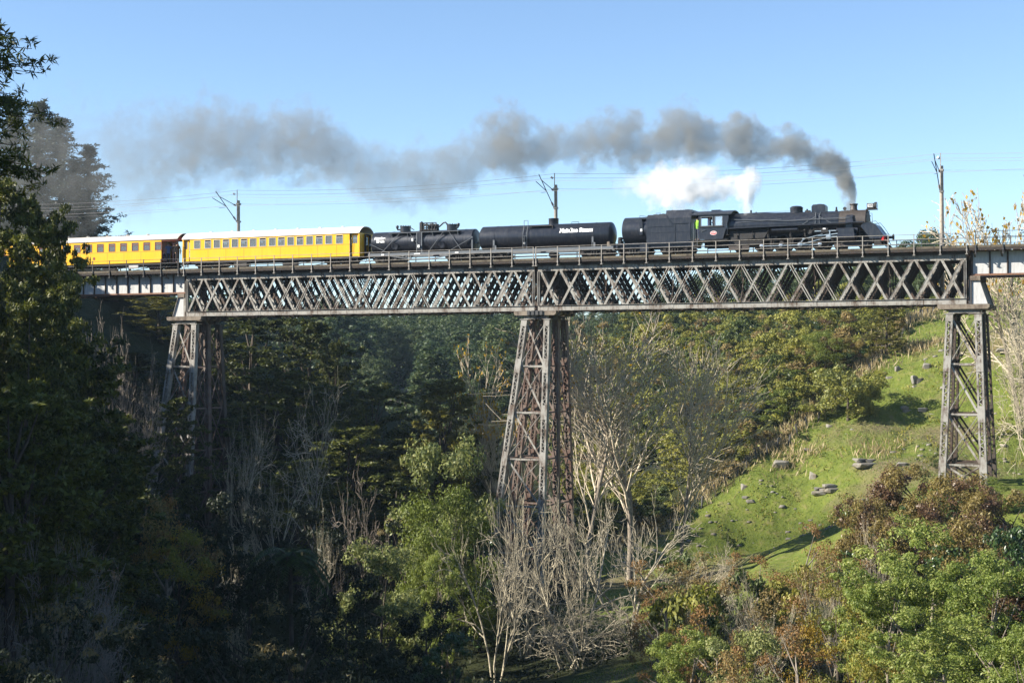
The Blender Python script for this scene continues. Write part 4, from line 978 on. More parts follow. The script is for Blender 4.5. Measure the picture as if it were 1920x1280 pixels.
bogie(TD, 7.75, 1.7, .40); bogie(TD, 11.2, 1.7, .40); coupler(TD, 6.5, -1)

# ---------------------------------------------------------------- locomotive
LO = thing("steam_locomotive", (20, YC, ZR), "black steam locomotive at the head of the train with smoke leaving its chimney", "steam locomotive")
zb = 10.98
bo = MB(); bo.lathe((15.4, YC, zb), (1, 0, 0), [(0, .02), (.0, .98), (2.6, .98), (3.4, .93), (8.35, .85), (8.36, .02)], 48); bo.build("boiler", M['black'], LO, smooth=30)
for x in (16.6, 18.0, 19.6, 21.1, 22.6):
    r = .985 if x < 18.2 else .93-(x-18.8)*.0162+.004
    MB().lathe((x-.02, YC, zb), (1, 0, 0), [(0, r-.02), (0, r+.008), (.04, r+.008), (.04, r-.02)], 44).build("boiler_band", M['black'], LO, smooth=30)
sb = MB(); sb.lathe((23.77, YC, zb), (1, 0, 0), [(0, .02), (0, .875), (1.95, .875), (1.97, .80), (2.03, .78), (2.10, .45), (2.13, .02)], 44); sbo = sb.build("smokebox", M['smokebox'], LO, smooth=30)
d = MB(); 
for k in range(10): a = k*math.pi/5; d.box(25.76, 25.84, YC+.80*math.cos(a)-.04, YC+.80*math.cos(a)+.04, zb+.80*math.sin(a)-.04, zb+.80*math.sin(a)+.04)
d.tube([(25.95, YC-.5, zb+.55), (26.15, YC-.5, zb+.55), (26.18, YC-.5, zb-.2)], .018, 6); d.build("door_clamp", M['blackflat'], sbo)
ch = MB().lathe((24.72, YC, zb+.82), (0, 0, 1), [(0, .36), (.08, .28), (.15, .25), (.42, .25), (.47, .31), (.53, .31), (.53, .22), (.2, .2)], 24); ch.build("chimney", M['smokebox'], LO, smooth=40)
d1 = MB().lathe((20.42, YC, zb+.80), (0, 0, 1), [(0, .48), (.34, .48), (.40, .50), (.45, .48), (.54, .35), (.58, .02)], 24); d1.build("steam_dome", M['black'], LO, smooth=35)
sd = MB(); pl = [(21.65, zb+.75), (22.70, zb+.75), (22.70, zb+1.25), (22.58, zb+1.38), (21.77, zb+1.38), (21.65, zb+1.25)]
sd.prism(pl, YC-.42, YC+.42); sd.lathe((22.18, YC, zb+1.38), (0, 0, 1), [(0, .2), (.05, .2), (.07, .02)], 14)
sdo = sd.build("sand_box", M['black'], LO)
for xa, xb, za in ((22.1, 20.9, 10.75), (22.3, 23.3, 10.85), (22.05, 22.05, 10.8), (22.35, 22.35, 10.8)): MB().tube([(22.0 if xa < 22.2 else 22.35, YC-.5, zb+.78), (xa, YC-.88, zb+.45), (xb, YC-.96, za)], .022, 6).build("sand_pipe", M['framegrey'], sdo)
v = MB()
for x, h in ((16.95, .30), (21.25, .22), (23.45, .28), (17.35, .15)): v.lathe((x, YC-.1, zb+.84), (0, 0, 1), [(0, .10), (.1, .10), (.12, .06), (h, .07), (h+.05, .02)], 10)
v.lathe((24.05, YC-.06, zb+1.02), (0, 1, 0), [(0, .08), (0, .13), (.08, .13), (.08, .08)], 14); v.box(21.1, 21.5, YC-.2, YC+.1, zb+.8, zb+.98)
v.build("safety_valve", M['blackflat'], LO)
# cab
yc0, yc1 = YC-1.24, YC+1.24
for y, sg in ((yc0, -1), (yc1, 1)):
    cb = MB(); ya, yb = (y, y+.03) if sg < 0 else (y-.03, y)
    cb.prism([(13.15, 9.95), (15.05, 9.95), (15.35, 10.85), (15.35, 10.95), (13.15, 10.95)], ya, yb); cb.box(13.15, 15.5, ya, yb, 11.70, 11.85)
    cb.box(13.15, 13.32, ya, yb, 10.95, 11.70); cb.box(14.28, 14.42, ya, yb, 10.95, 11.70); cb.prism([(15.05, 10.95), (15.35, 10.95), (15.5, 11.45), (15.5, 11.70), (15.05, 11.70)], ya, yb)
    cs = cb.build("cab_side", M['black'], LO)
    w_ = MB(); q = .015
    for (a0, a1) in ((13.32, 14.28), (14.42, 15.05)):
        yy0, yy1 = (y-q, y+.04) if sg < 0 else (y-.04, y+q)
        w_.box(a0, a0+.05, yy0, yy1, 10.95, 11.70); w_.box(a1-.05, a1, yy0, yy1, 10.95, 11.70); w_.box(a0+.05, a1-.05, yy0, yy1, 10.95, 11.0); w_.box(a0+.05, a1-.05, yy0, yy1, 11.66, 11.70)
    wf = w_.build("window", M['framegrey'], cs); MB().box(14.47, 15.0, y+.008, y+.014, 11.0, 11.66).build("pane", M['glass'], wf)
    MB().box(13.2, 15.1, y-.06 if sg < 0 else y, y if sg < 0 else y+.06, 10.88, 10.93).build("arm_rest", M['blackflat'], cs)
r_ = MB(); pr = []
for i in range(11):
    u = -1+.2*i; pr.append((YC+u*1.34, 11.86+.34*(1-abs(u)**2.4)))
r_.prismx(pr + [(y, z-.05) for y, z in pr[::-1]], 12.45, 15.75); r_.box(13.9, 14.6, YC-.35, YC+.35, 12.16, 12.27)
r_.build("cab_roof", M['black'], LO, smooth=35)
cf = MB(); cf.prismx([(yc0+.032, 10.3), (yc1-.032, 10.3), (yc1-.032, 11.88), (YC+.6, 12.1), (YC-.6, 12.1), (yc0+.032, 11.88)], 15.38, 15.41); cf.build("cab_front", M['black'], LO)
MB().box(12.6, 15.4, yc0+.035, yc1-.035, 9.86, 9.94).build("cab_floor", M['blackflat'], LO)
h = MB()
for y in (yc0+.02,): 
    h.tube([(13.05, y, 9.5), (13.05, y, 11.0)], .018, 6); h.tube([(12.75, y, 9.5), (12.75, y, 11.2)], .018, 6)
h.box(12.7, 13.1, yc0+.02, yc0+.35, 9.3, 9.34); h.box(12.7, 13.1, yc0+.05, yc0+.3, 9.58, 9.62); h.tube([(13.4, yc0-.03, 10.55), (13.45, yc0-.05, 10.62), (13.7, yc0-.05, 10.66)], .02, 5)
h.build("cab_step", M['framegrey'], LO)
# red oval number plate
pv = MB(); n = 28; 
for (a_, b_, y_) in ((.265, .155, yc0-.004),): pv.prism([(14.33+a_*math.cos(2*math.pi*i/n), 10.42+b_*math.sin(2*math.pi*i/n)) for i in range(n)], y_-.012, y_)
plate = pv.build("number_plate", M['letter'], LO)
pv = MB(); pv.prism([(14.33+.235*math.cos(2*math.pi*i/n), 10.42+.125*math.sin(2*math.pi*i/n)) for i in range(n)], yc0-.024, yc0-.017); pv.build("plate_field", M['red'], plate)
lettering(LO, "1275", .17, 14.33, 10.43, lambda x, z, d: (x, yc0-.028-max(d, 0), z), bold=.006, name="plate_number")
# running board, frames, cylinders
rb = MB(); rb.bar((15.35, YC-1.12, 10.72), (25.65, YC-1.12, 10.86), .38, .06); rb.bar((15.35, YC+1.12, 10.72), (25.65, YC+1.12, 10.86), .38, .06); rb.build("running_board", M['black'], LO)
rl_ = MB(); rl_.tube([(15.6, YC-.98, 11.42), (18.5, YC-.99, 11.26), (20.0, YC-.99, 11.16), (21.2, YC-1.0, 11.20), (24.6, YC-1.0, 11.24)], .026, 6); rl_.tube([(16, YC-1.0, 11.15), (19.5, YC-.98, 11.3)], .02, 6); rl_.tube([(15.5, YC-.5, zb+.9), (17, YC-.45, zb+.93), (20.0, YC-.45, zb+.96)], .012, 5); rl_.build("handrail", M['framegrey'], LO)
fr = MB(); fr.box(13.4, 26.2, YC-.50, YC-.42, 9.35, 10.35); fr.box(13.4, 26.2, YC+.42, YC+.50, 9.35, 10.35)
fr.prism([(15.45, 10.65), (18.6, 10.70), (18.2, 9.95), (15.6, 9.85)], YC-.95, YC-.55); fr.prism([(15.45, 10.65), (18.6, 10.70), (18.2, 9.95), (15.6, 9.85)], YC+.55, YC+.95); fr.box(15.0, 18.0, YC-.9, YC-.6, 9.5, 9.72)
fr.build("frame", M['blackflat'], LO)
ar = MB(); ar.lathe((18.75, YC-.98, 10.52), (1, 0, 0), [(0, .02), (.03, .17), (2.0, .17), (2.03, .02)], 18); ar.build("air_reservoir", M['black'], LO, smooth=40)
cyl = MB(); cyl.lathe((23.75, YC-.92, 9.86), (1, 0, 0), [(0, .1), (0, .36), (1.25, .36), (1.28, .30), (1.34, .28), (1.36, .02)], 24); cyl.box(23.8, 24.95, YC-1.25, YC-.5, 10.0, 10.42); cyl.lathe((23.6, YC-.88, 10.32), (1, 0, 0), [(0, .05), (.02, .2), (1.6, .2), (1.66, .05)], 18); cyl.box(24.3, 24.8, YC-1.0, YC-.85, 10.4, 11.3)
cyl.build("cylinder", M['black'], LO, smooth=35)
MB().lathe((23.75, YC+.92, 9.86), (1, 0, 0), [(0, .1), (0, .36), (1.25, .36), (1.34, .02)], 20).build("cylinder", M['black'], LO, smooth=35)
sp_ = MB(); sp_.prismx([(YC-1.1, 10.88), (YC-.85, 10.88), (YC-.70, 11.4), (YC-.86, 11.45)], 24.35, 24.85); sp_.build("steam_pipe", M['black'], LO)
wz = ZR+.685; DX = (17.95, 19.42, 20.89, 22.36)
for x in DX:
    for y in (YC-.55, YC+.55): wheel(LO, x, y, wz, .665, "driving_wheel", 13, M['blackflat'])
for x in (23.75, 25.55):
    for y in (YC-.53, YC+.53): wheel(LO, x, y, ZR+.38, .36, "leading_wheel", 0, M['blackflat'])
for x in (16.2,):
    for y in (YC-.53, YC+.53): wheel(LO, x, y, ZR+.43, .41, "trailing_wheel", 0, M['blackflat'])
tr = MB(); tr.box(15.4, 17.0, YC-.85, YC-.78, ZR+.30, ZR+.55); tr.box(16.05, 16.35, YC-.9, YC-.78, ZR+.3, ZR+.6); tr.build("trailing_truck_frame", M['smokebox'], LO)
tr = MB(); tr.box(23.4, 25.9, YC-.75, YC-.68, ZR+.30, ZR+.5); tr.cyl((25.55, YC-.8, ZR+.38), (25.55, YC-.65, ZR+.38), .14, 12); tr.cyl((23.75, YC-.8, ZR+.38), (23.75, YC-.65, ZR+.38), .14, 12); tr.build("truck_frame", M['smokebox'], LO)
cz = wz-.20
mo = MB()
mo.bar((DX[0]-.1, YC-.80, cz), (DX[3]+.1, YC-.80, cz), .05, .11, (0, 1, 0))
for x in DX: mo.lathe((x, YC-.70, cz), (0, -1, 0), [(0, .02), (0, .15), (.2, .15), (.22, .02)], 14)
mo.build("coupling_rod", M['rod'], LO, smooth=35)
mo = MB(); mo.bar((DX[2], YC-.90, cz), (23.05, YC-.90, 9.88), .06, .13, (0, 1, 0)); mo.lathe((DX[2], YC-.83, cz), (0, -1, 0), [(0, .02), (0, .18), (.16, .18), (.18, .02)], 14); mo.build("connecting_rod", M['rod'], LO, smooth=35)
mo = MB(); mo.bar((DX[2], YC-.98, cz+.02), (DX[2]+.28, YC-.98, cz+.42), .05, .10, (0, 1, 0)); mo.bar((DX[2]+.28, YC-1.0, cz+.42), (22.6, YC-1.0, 10.08), .04, .07, (0, 1, 0)); mo.lathe((DX[2]+.28, YC-.93, cz+.42), (0, -1, 0), [(0, .02), (0, .09), (.12, .09)], 10); mo.build("return_crank", M['rod'], LO)
mo = MB(); mo.bar((22.9, YC-.90, 9.88), (23.75, YC-.90, 9.88), .06, .06); mo.box(22.85, 23.2, YC-1.0, YC-.8, 9.70, 10.06); mo.bar((23.1, YC-1.0, 9.7), (23.15, YC-1.0, 10.35), .05, .08); mo.bar((22.0, YC-.93, 10.32), (23.6, YC-.93, 10.32), .05, .06); mo.bar((22.2, YC-.95, 9.96), (23.75, YC-.95, 10.10), .05, .07); mo.build("crosshead", M['rod'], LO)
mo = MB(); mo.prism([(21.7, 10.72), (22.0, 10.74), (21.75, 10.15), (21.5, 10.12)], YC-.97, YC-.90); mo.box(22.5, 23.0, YC-1.05, YC-.85, 10.18, 10.6); mo.lathe((22.72, YC-1.05, 10.4), (0, -1, 0), [(0, .02), (0, .09), (.03, .02)], 10); mo.build("valve_gear", M['blackflat'], LO)
MB().box(22.64, 22.84, YC-1.075, YC-1.052, 10.42, 10.52).build("label_plate", M['letter'], LO)
pi = MB()
for z0_, x0_, x1_ in ((9.75, 16, 23.4), (10.58, 15.6, 18.6), (9.3, 17, 22.9)): pi.tube([(x0_, YC-1.05, z0_), ((x0_+x1_)/2, YC-1.05, z0_-.05), (x1_, YC-1.05, z0_)], .018, 5)
for x in (16.1, 17.3, 18.5, 20.2, 21.3): pi.tube([(x, YC-1.06, 10.7), (x, YC-1.04, 10.1), (x+.15, YC-1.0, 9.8)], .02, 5); pi.box(x-.08, x+.08, YC-1.0, YC-.85, 9.95, 10.2)
for x in (18.68, 20.15, 21.6): pi.bar((x, YC-.78, 9.0), (x, YC-.78, 9.9), .07, .12)
pi.build("pipework", M['underfr'], LO)
# front end: sloped side sheets, buffer beam, headlight
fs = MB()
for y in (YC-1.18, YC+1.15): fs.prism([(25.62, 10.80), (26.25, 10.80), (26.5, 10.68), (27.1, 9.85), (26.9, 9.60), (26.1, 9.62), (25.95, 9.9), (25.45, 10.55)], y, y+.03)
fs._add([(25.62, YC-1.15, 10.80), (26.25, YC-1.15, 10.80), (26.25, YC+1.15, 10.80), (25.62, YC+1.15, 10.80)], [(0, 1, 2, 3)]); fs._add([(26.25, YC-1.15, 10.80), (26.5, YC-1.15, 10.68), (26.5, YC+1.15, 10.68), (26.25, YC+1.15, 10.80)], [(0, 1, 2, 3)]); fs._add([(26.5, YC-1.15, 10.68), (27.1, YC-1.15, 9.85), (27.1, YC+1.15, 9.85), (26.5, YC+1.15, 10.68)], [(0, 1, 2, 3)])
fs.build("front_sheet", M['black'], LO)
bb = MB(); bb.box(26.95, 27.1, YC-1.15, YC+1.15, 9.48, 9.80); bb.build("buffer_beam", M['red'], LO)
cw = MB(); 
for i in range(9): 
    u = -1+.25*i; cw.bar((27.0, YC+u*.9, 9.45), (27.55-.3*abs(u), YC+u*.8, 8.98), .08, .05)
cw.bar((26.9, YC-.9, 9.42), (26.9, YC+.9, 9.42), .1, .15); cw.box(26.3, 26.9, YC-.6, YC+.6, 9.2, 9.5); cw.build("cowcatcher", M['blackflat'], LO)
for y in (YC-.9, YC+.9): MB().tube([(26.0, y, 10.86), (26.5, y, 10.92), (26.8, y, 10.55), (27.2, y, 9.95), (27.35, y, 9.98), (27.42, y, 9.8)], .02, 6).build("front_handrail", M['framegrey'], LO)
hb = MB(); hb.box(25.72, 26.22, YC-.22, YC+.22, zb+.94, zb+1.32); hb.box(25.65, 26.45, YC-.26, YC+.26, zb+.86, zb+.92); hb.lathe((26.2, YC, zb+1.15), (1, 0, 0), [(0, .22), (.1, .27), (.22, .27), (.22, .24), (.1, .1), (.1, .02)], 20)
hl = hb.build("headlight", M['blackflat'], LO, smooth=35); MB().lathe((26.40, YC, zb+1.15), (1, 0, 0), [(0, .02), (0, .235), (.012, .235), (.012, .02)], 20).build("lens", M['glass'], hl)
MB().box(25.78, 26.16, YC-.232, YC-.224, zb+1.05, zb+1.26).build("number_box", M['letter'], hl)
lettering(LO, "1275", .17, 25.97, zb+1.155, lambda x, z, d: (x, YC-.238-max(d, 0), z), M['dark'], .005, "number_box_digits")
coupler(LO, 27.1, 1)
# ---------------------------------------------------------------- foliage materials
def leafmat(name, stops, trans=0.3, rough=0.55, spec=0.35, hue=0.12):
    """colour differs from leaf to leaf, clump to clump and plant to plant"""
    m = bpy.data.materials.new(name); t, b = nodes(m); out = t.nodes["Material Output"]
    g = N(t, "ShaderNodeNewGeometry"); oi = N(t, "ShaderNodeObjectInfo")
    co = coords(t); f = noise(t, co, 0.55, 3, .6)
    a = N(t, "ShaderNodeMath", operation='MULTIPLY_ADD'); t.links.new(g.outputs["Random Per Island"], a.inputs[0]); a.inputs[1].default_value = .55; a.inputs[2].default_value = -.275
    a2 = N(t, "ShaderNodeMath", operation='ADD'); t.links.new(a.outputs[0], a2.inputs[0]); t.links.new(f, a2.inputs[1])
    a3 = N(t, "ShaderNodeMath", operation='MULTIPLY_ADD'); t.links.new(oi.outputs["Random"], a3.inputs[0]); a3.inputs[1].default_value = hue*2; 
    t.links.new(a2.outputs[0], a3.inputs[2])
    s_ = N(t, "ShaderNodeMath", operation='SUBTRACT'); t.links.new(a3.outputs[0], s_.inputs[0]); s_.inputs[1].default_value = hue
    r = ramp(t, s_.outputs[0], stops)
    t.links.new(r.outputs[0], b.inputs["Base Color"]); b.inputs["Roughness"].default_value = rough; b.inputs["Specular IOR Level"].default_value = spec
    tr = N(t, "ShaderNodeBsdfTranslucent"); hs = N(t, "ShaderNodeHueSaturation"); hs.inputs["Saturation"].default_value = 1.1; hs.inputs["Value"].default_value = 1.25
    t.links.new(r.outputs[0], hs.inputs["Color"]); t.links.new(hs.outputs[0], tr.inputs[0])
    ms = N(t, "ShaderNodeMixShader"); ms.inputs[0].default_value = trans; t.links.new(b.outputs[0], ms.inputs[1]); t.links.new(tr.outputs[0], ms.inputs[2]); t.links.new(ms.outputs[0], out.inputs[0])
    return m
L = {}
L['podo'] = leafmat('podocarp_leaf', [(.2, (0.030, 0.039, 0.008)), (.5, (0.065, 0.080, 0.013)), (.8, (0.128, 0.135, 0.019))], .2)
L['podoy'] = leafmat('olive_podocarp_leaf', [(.2, (0.062, 0.066, 0.013)), (.5, (0.132, 0.124, 0.022)), (.8, (0.202, 0.186, 0.031))], .25)
L['podol'] = leafmat('sunlit_podocarp_leaf', [(.2, (.035, .044, .009)), (.5, (.075, .088, .015)), (.8, (.15, .15, .024))], .22)  # brighter yellow copy of the podocarp leaf, sunlight put into its colour
L['pine'] = leafmat('pine_needles', [(.2, (.016, .026, .014)), (.55, (.032, .046, .022)), (.85, (.055, .070, .032))], .12)
L['broad'] = leafmat('glossy_green_leaf', [(.2, (0.067, 0.099, 0.018)), (.5, (0.128, 0.173, 0.034)), (.8, (0.209, 0.247, 0.065))], .3, .5, .3)
L['bright'] = leafmat('light_green_leaf', [(.2, (0.095, 0.136, 0.024)), (.5, (0.183, 0.235, 0.048)), (.8, (0.325, 0.347, 0.100))], .35, .5, .3)
L['silver'] = leafmat('grey_green_leaf', [(.2, (0.085, 0.109, 0.033)), (.5, (0.171, 0.197, 0.060)), (.8, (0.327, 0.326, 0.124))], .3, .5, .3)
L['round'] = leafmat('fine_green_leaf', [(.2, (0.079, 0.099, 0.017)), (.5, (0.128, 0.162, 0.026)), (.8, (0.191, 0.227, 0.041))], .3)
L['scrubg'] = leafmat('scrub_green', [(.2, (0.121, 0.132, 0.025)), (.5, (0.214, 0.220, 0.042)), (.8, (0.323, 0.306, 0.070))], .3)
L['scrubd'] = leafmat('scrub_dark_green', [(.2, (0.046, 0.067, 0.017)), (.5, (0.085, 0.114, 0.028)), (.8, (0.138, 0.166, 0.041))], .25)
L['scruby'] = leafmat('scrub_yellow_green', [(.2, (0.125, 0.133, 0.025)), (.5, (0.211, 0.207, 0.039)), (.8, (0.308, 0.280, 0.056))], .3)
L['scrubb'] = leafmat('scrub_brown', [(.2, (0.132, 0.108, 0.042)), (.5, (0.218, 0.172, 0.066)), (.8, (0.317, 0.224, 0.086))], .3)
L['redtip'] = leafmat('red_bronze_leaf', [(.2, (0.114, 0.092, 0.030)), (.5, (0.199, 0.149, 0.048)), (.8, (0.266, 0.216, 0.070))], .35, .5, .3)
L['mauve'] = leafmat('dull_purple_leaf', [(.2, (0.083, 0.048, 0.030)), (.5, (0.143, 0.085, 0.048)), (.8, (0.198, 0.138, 0.065))], .3, .4)
L['darkg'] = leafmat('dark_glossy_leaf', [(.2, (0.025, 0.053, 0.015)), (.5, (0.045, 0.085, 0.022)), (.8, (0.075, 0.125, 0.037))], .2, .35, .5)
L['shade'] = leafmat('shade_dark_leaf', [(.2, (0.011, 0.018, 0.006)), (.5, (0.020, 0.030, 0.010)), (.8, (0.038, 0.045, 0.015))], .2)  # leaf colour kept near black to carry the foreground shade
L['ochre'] = leafmat('ochre_leaf', [(.2, (0.138, 0.098, 0.018)), (.5, (0.253, 0.172, 0.025)), (.8, (0.368, 0.253, 0.040))], .35)
L['rusty'] = leafmat('rusty_brown_leaf', [(.2, (0.125, 0.069, 0.025)), (.5, (0.213, 0.119, 0.040)), (.8, (0.300, 0.175, 0.062))], .3)
L['yellowleaf'] = leafmat('autumn_yellow_leaf', [(.2, (.30, .17, .02)), (.5, (.45, .28, .03)), (.8, (.55, .38, .06))], .4)
L['fern'] = leafmat('tree_fern_frond', [(.2, (.035, .060, .018)), (.5, (.060, .095, .028)), (.8, (.09, .13, .04))], .35)
L['far'] = leafmat('distant_forest_leaf', [(.2, (0.025, 0.048, 0.018)), (.5, (0.055, 0.084, 0.027)), (.8, (0.108, 0.130, 0.041))], .25, hue=.22)
L['drygrass'] = leafmat('dry_grass', [(.2, (.28, .22, .11)), (.5, (.40, .32, .17)), (.8, (.50, .42, .25))], .3)
L['grass'] = leafmat('pasture_grass', [(.2, (0.110, 0.170, 0.030)), (.5, (0.158, 0.223, 0.040)), (.8, (0.252, 0.271, 0.058))], .35)
M['bark'] = plain('bark', (0.075, 0.058, 0.042), 0.9, 0, .3, 4)
M['barkgrey'] = plain('grey_bark', (0.24, 0.20, 0.155), 0.9, 0, .3, 4)
M['deadwood'] = plain('bleached_deadwood', (0.40, 0.35, 0.245), 0.85, 0, .4, 5)
M['twig'] = plain('tan_twigs', (0.54, 0.46, 0.34), 0.85, 0, .25, 5)
M['twiggrey'] = plain('grey_twigs', (0.26, 0.225, 0.185), 0.9, 0, .3, 5)
# ---------------------------------------------------------------- plant geometry
def runit(n, rng): v = rng.normal(size=(n, 3)); return v / np.linalg.norm(v, axis=1)[:, None]
def unit(v): return v / (np.linalg.norm(v, axis=1)[:, None] + 1e-9)
def quads(P, D, Nn, Ln, Wd):
    S = unit(np.cross(D, Nn)); Ln = np.broadcast_to(np.asarray(Ln, float), (len(P),))[:, None]; Wd = np.broadcast_to(np.asarray(Wd, float), (len(P),))[:, None]
    Nn2 = unit(np.cross(S, D))
    V = np.stack([P - D*Ln/2, P + S*Wd/2 - D*Ln*.06 + Nn2*Wd*.12, P + D*Ln/2, P - S*Wd/2 - D*Ln*.06 + Nn2*Wd*.12], 1).reshape(-1, 3)
    return V, np.arange(len(V)).reshape(-1, 4)
def clumps(C, Rc, n, ln, asp, rng, flat=.7, up=.25, spread=.42, out=0.0, k=.28):
    m = len(C); u = runit(m*n, rng); c = np.repeat(C, n, 0); r = np.repeat(Rc, n) * rng.random(m*n)**k
    P = c + u * r[:, None] * np.array([1, 1, flat])
    Nn = unit(u*.8 + np.array([0, 0, up]) + rng.normal(size=u.shape)*spread)
    D = unit(np.cross(Nn, runit(m*n, rng)) + u*out)
    l = ln * (0.65 + .7*rng.random(m*n))
    return quads(P, D, Nn, l, l*asp)
def join(*vf):
    V = []; F = []; b = 0
    for v, f in vf: V.append(v); F.append(f + b); b += len(v)
    return np.concatenate(V), np.concatenate(F)
def shell_points(m, H, R, prof, rng, inner=.45, lob=.35, z0=.12):
    h = z0 + (1-z0)*rng.random(m*6); w_ = np.array([prof(q) for q in h]); keep = rng.random(m*6) < (w_/w_.max()); h = h[keep][:m]
    a = rng.random(len(h))*2*math.pi; s = rng.random()*50
    lobe = 1 + lob*(vnoise(np.cos(a)*1.6+s, np.sin(a)*1.6+h*4+s, 5)*2-1)
    rr = np.array([prof(q) for q in h]) * R * lobe * (inner + (1-inner)*np.sqrt(rng.random(len(h))))
    return np.c_[np.cos(a)*rr, np.sin(a)*rr, h*H]
def limbs(C, H, r0, rng, n=14, mat=None, z=.75, name="trunk", lean=.03):
    b = MB(); bend = rng.normal(size=2)*lean*H
    pt = lambda t: np.array([bend[0]*t*t, bend[1]*t*t, H*t])
    b.tube([pt(t) for t in (-.04, 0.02, .25, .5, z)], [r0*1.5, r0*1.1, r0*.85, r0*.6, r0*.25], 8)
    for i in rng.choice(len(C), min(n, len(C)), replace=False):
        c_ = C[i]; t0 = max(.08, min(z, c_[2]/H*rng.uniform(.45, .8))); p = pt(t0); mid = (p+c_)/2 + np.array([0, 0, -.04*H*rng.random()])
        b.tube([p, mid, c_], [r0*.35, r0*.22, r0*.06], 5, False)
    me = bpy.data.meshes.new(name); me.from_pydata(b.v, [], b.f); me.materials.append(mat or M['bark']); me.polygons.foreach_set("use_smooth", [True]*len(b.f)); me.update()
    return me
KIND = {}
def kind(name, H, R, crown, trunk, mats):
    KIND[name] = (H, R, arr_mesh(name+"_crown", crown[0], crown[1], mats), trunk)
def two_tone(V, F, frac_mask): pass
# podocarps: dense, tufted, irregular cones
def podo(name, seed, mat, H=20., R=4.6, m=95, n=46, ln=.40, per=5):
    """boughs that leave the trunk, each carrying flattened tufts along its outer half"""
    rng = np.random.default_rng(seed); C = []; cr = []; D = []
    prof = lambda h: math.sqrt(max(0, 1-((h-.36)/.66)**2))*.95+.04
    s0 = rng.random()*50
    for i in range(m):
        h = .05 + .93*(i+rng.random())/m; a = rng.random()*6.283
        lobe = 1 + .42*(float(vnoise(math.cos(a)*1.5+s0, math.sin(a)*1.5+h*4+s0, 5))*2-1)
        Lb = R*prof(h)*lobe*rng.uniform(.75, 1.12); up = rng.uniform(-.10, .40)
        for t in np.linspace(.45, 1.0, per):
            C.append([math.cos(a)*Lb*t + rng.normal()*.22*Lb*.4, math.sin(a)*Lb*t + rng.normal()*.22*Lb*.4, h*H + Lb*(up*t*t) + rng.normal()*.18]); cr.append((.42+.42*rng.random())*(1.15-.3*t)*(1.1-.5*h))
    for i in range(10): C.append([rng.normal()*.2, rng.normal()*.2, H*(.93+.07*i/10)]); cr.append(.35)
    C = np.array(C); cv = clumps(C, np.array(cr), n, ln, .42, rng, .55, .35, .38, .9, .3)
    kind(name, H, R, cv, limbs(C, H, .32, rng), [mat])
for i in range(3): podo(f'podo{i}', 20+i, L['podo'])
podo('podoy', 24, L['podoy'])
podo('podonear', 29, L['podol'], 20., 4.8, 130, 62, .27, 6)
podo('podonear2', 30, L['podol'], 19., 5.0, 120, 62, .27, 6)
# broadleaf trees and bushes: rounded crowns of leaf clusters
def broad(name, seed, mats, H=9., R=3.6, m=120, n=62, ln=.26, asp=.45, low=.15, frac=None, flat=.7, inner=.5, trunk='bark', lob=.4, nl=16, r0=.16, cs=1.0):
    rng = np.random.default_rng(seed)
    ns = max(9, m//6); S = shell_points(ns, H, R*.86, lambda h: math.sqrt(max(0, 1-((h-.52)/.52)**2))+.05, rng, inner, lob, low)
    sr = R*(.20+.17*rng.random(len(S))); q = m//len(S)+1; u_ = runit(q*len(S), rng); u_[:, 2] = np.where(u_[:, 2] < -.25, -u_[:, 2], u_[:, 2])
    C = np.repeat(S, q, 0) + u_*np.repeat(sr, q)[:, None]*np.array([1, 1, .8])*(.55+.5*rng.random((q*len(S), 1)))
    C[:, 2] = np.maximum(C[:, 2], H*.03)
    cr = (R*.075 + R*.085*rng.random(len(C)))*cs*1.15
    V, F = clumps(C, cr, n, ln, asp, rng, flat, .28, .42, .1)
    tr = limbs(C, H, r0, rng, nl, M[trunk], .7)
    me = arr_mesh(name+"_crown", V, F, mats)
    if len(mats) > 1:                                       # coloured young growth on the upper outer leaves of some clumps
        cz = V.reshape(-1, 4, 3).mean(1); ci = np.repeat(np.arange(len(C)), n)
        tip = (cz[:, 2]-C[ci, 2])/cr[ci] + .5*(vnoise(C[ci, 0]*.7+seed, C[ci, 1]*.7+C[ci, 2]*.5, 3)-.5)*4 + (C[ci, 2]/H-.5)*.8
        mi = (tip > frac).astype(np.int32)
        if len(mats) > 2: mi[(mi == 1) & (vnoise(C[ci, 0]*.5, C[ci, 1]*.5+C[ci, 2]*.6, 8) > .66)] = 2
        me.polygons.foreach_set("material_index", mi); me.update()
    KIND[name] = (H, R, me, tr)
for i in range(2): broad(f'bright{i}', 40+i, [L['bright']], 10., 4.0, 250, 100, .185, .42, trunk='barkgrey', lob=.6, inner=.55, cs=.85)
broad('silver', 43, [L['silver']], 9, 3.8, 190, 66, .26, .42, inner=.6, cs=1.2)
broad('round', 44, [L['round']], 8, 3.6, 200, 90, .20, .4, flat=.85, inner=.75, lob=.18, cs=1.35)
for i in range(2): broad(f'photinia{i}', 46+i, [L['darkg'], L['redtip'], L['mauve']], 6., 3.2, 190, 80, .20, .45, .06, -.05, inner=.6, lob=.3, cs=1.3)
broad('dark', 50, [L['darkg']], 7, 3.2, 110, 62, .24, .42, .06)
broad('ochre', 51, [L['ochre'], L['scruby']], 6, 3.0, 130, 55, .15, .4, .05, .55, lob=.5)
broad('rusty', 52, [L['rusty'], L['scruby']], 6, 3.0, 120, 42, .15, .4, .05, .45, lob=.5, trunk='barkgrey')
broad('brownish', 53, [L['scrubb'], L['rusty']], 5.5, 2.9, 120, 46, .15, .4, .05, .2, lob=.5, trunk='barkgrey')
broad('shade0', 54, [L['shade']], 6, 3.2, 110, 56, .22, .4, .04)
broad('shade1', 55, [L['shade'], L['scrubb']], 5, 3.0, 110, 50, .20, .4, .04, .75)
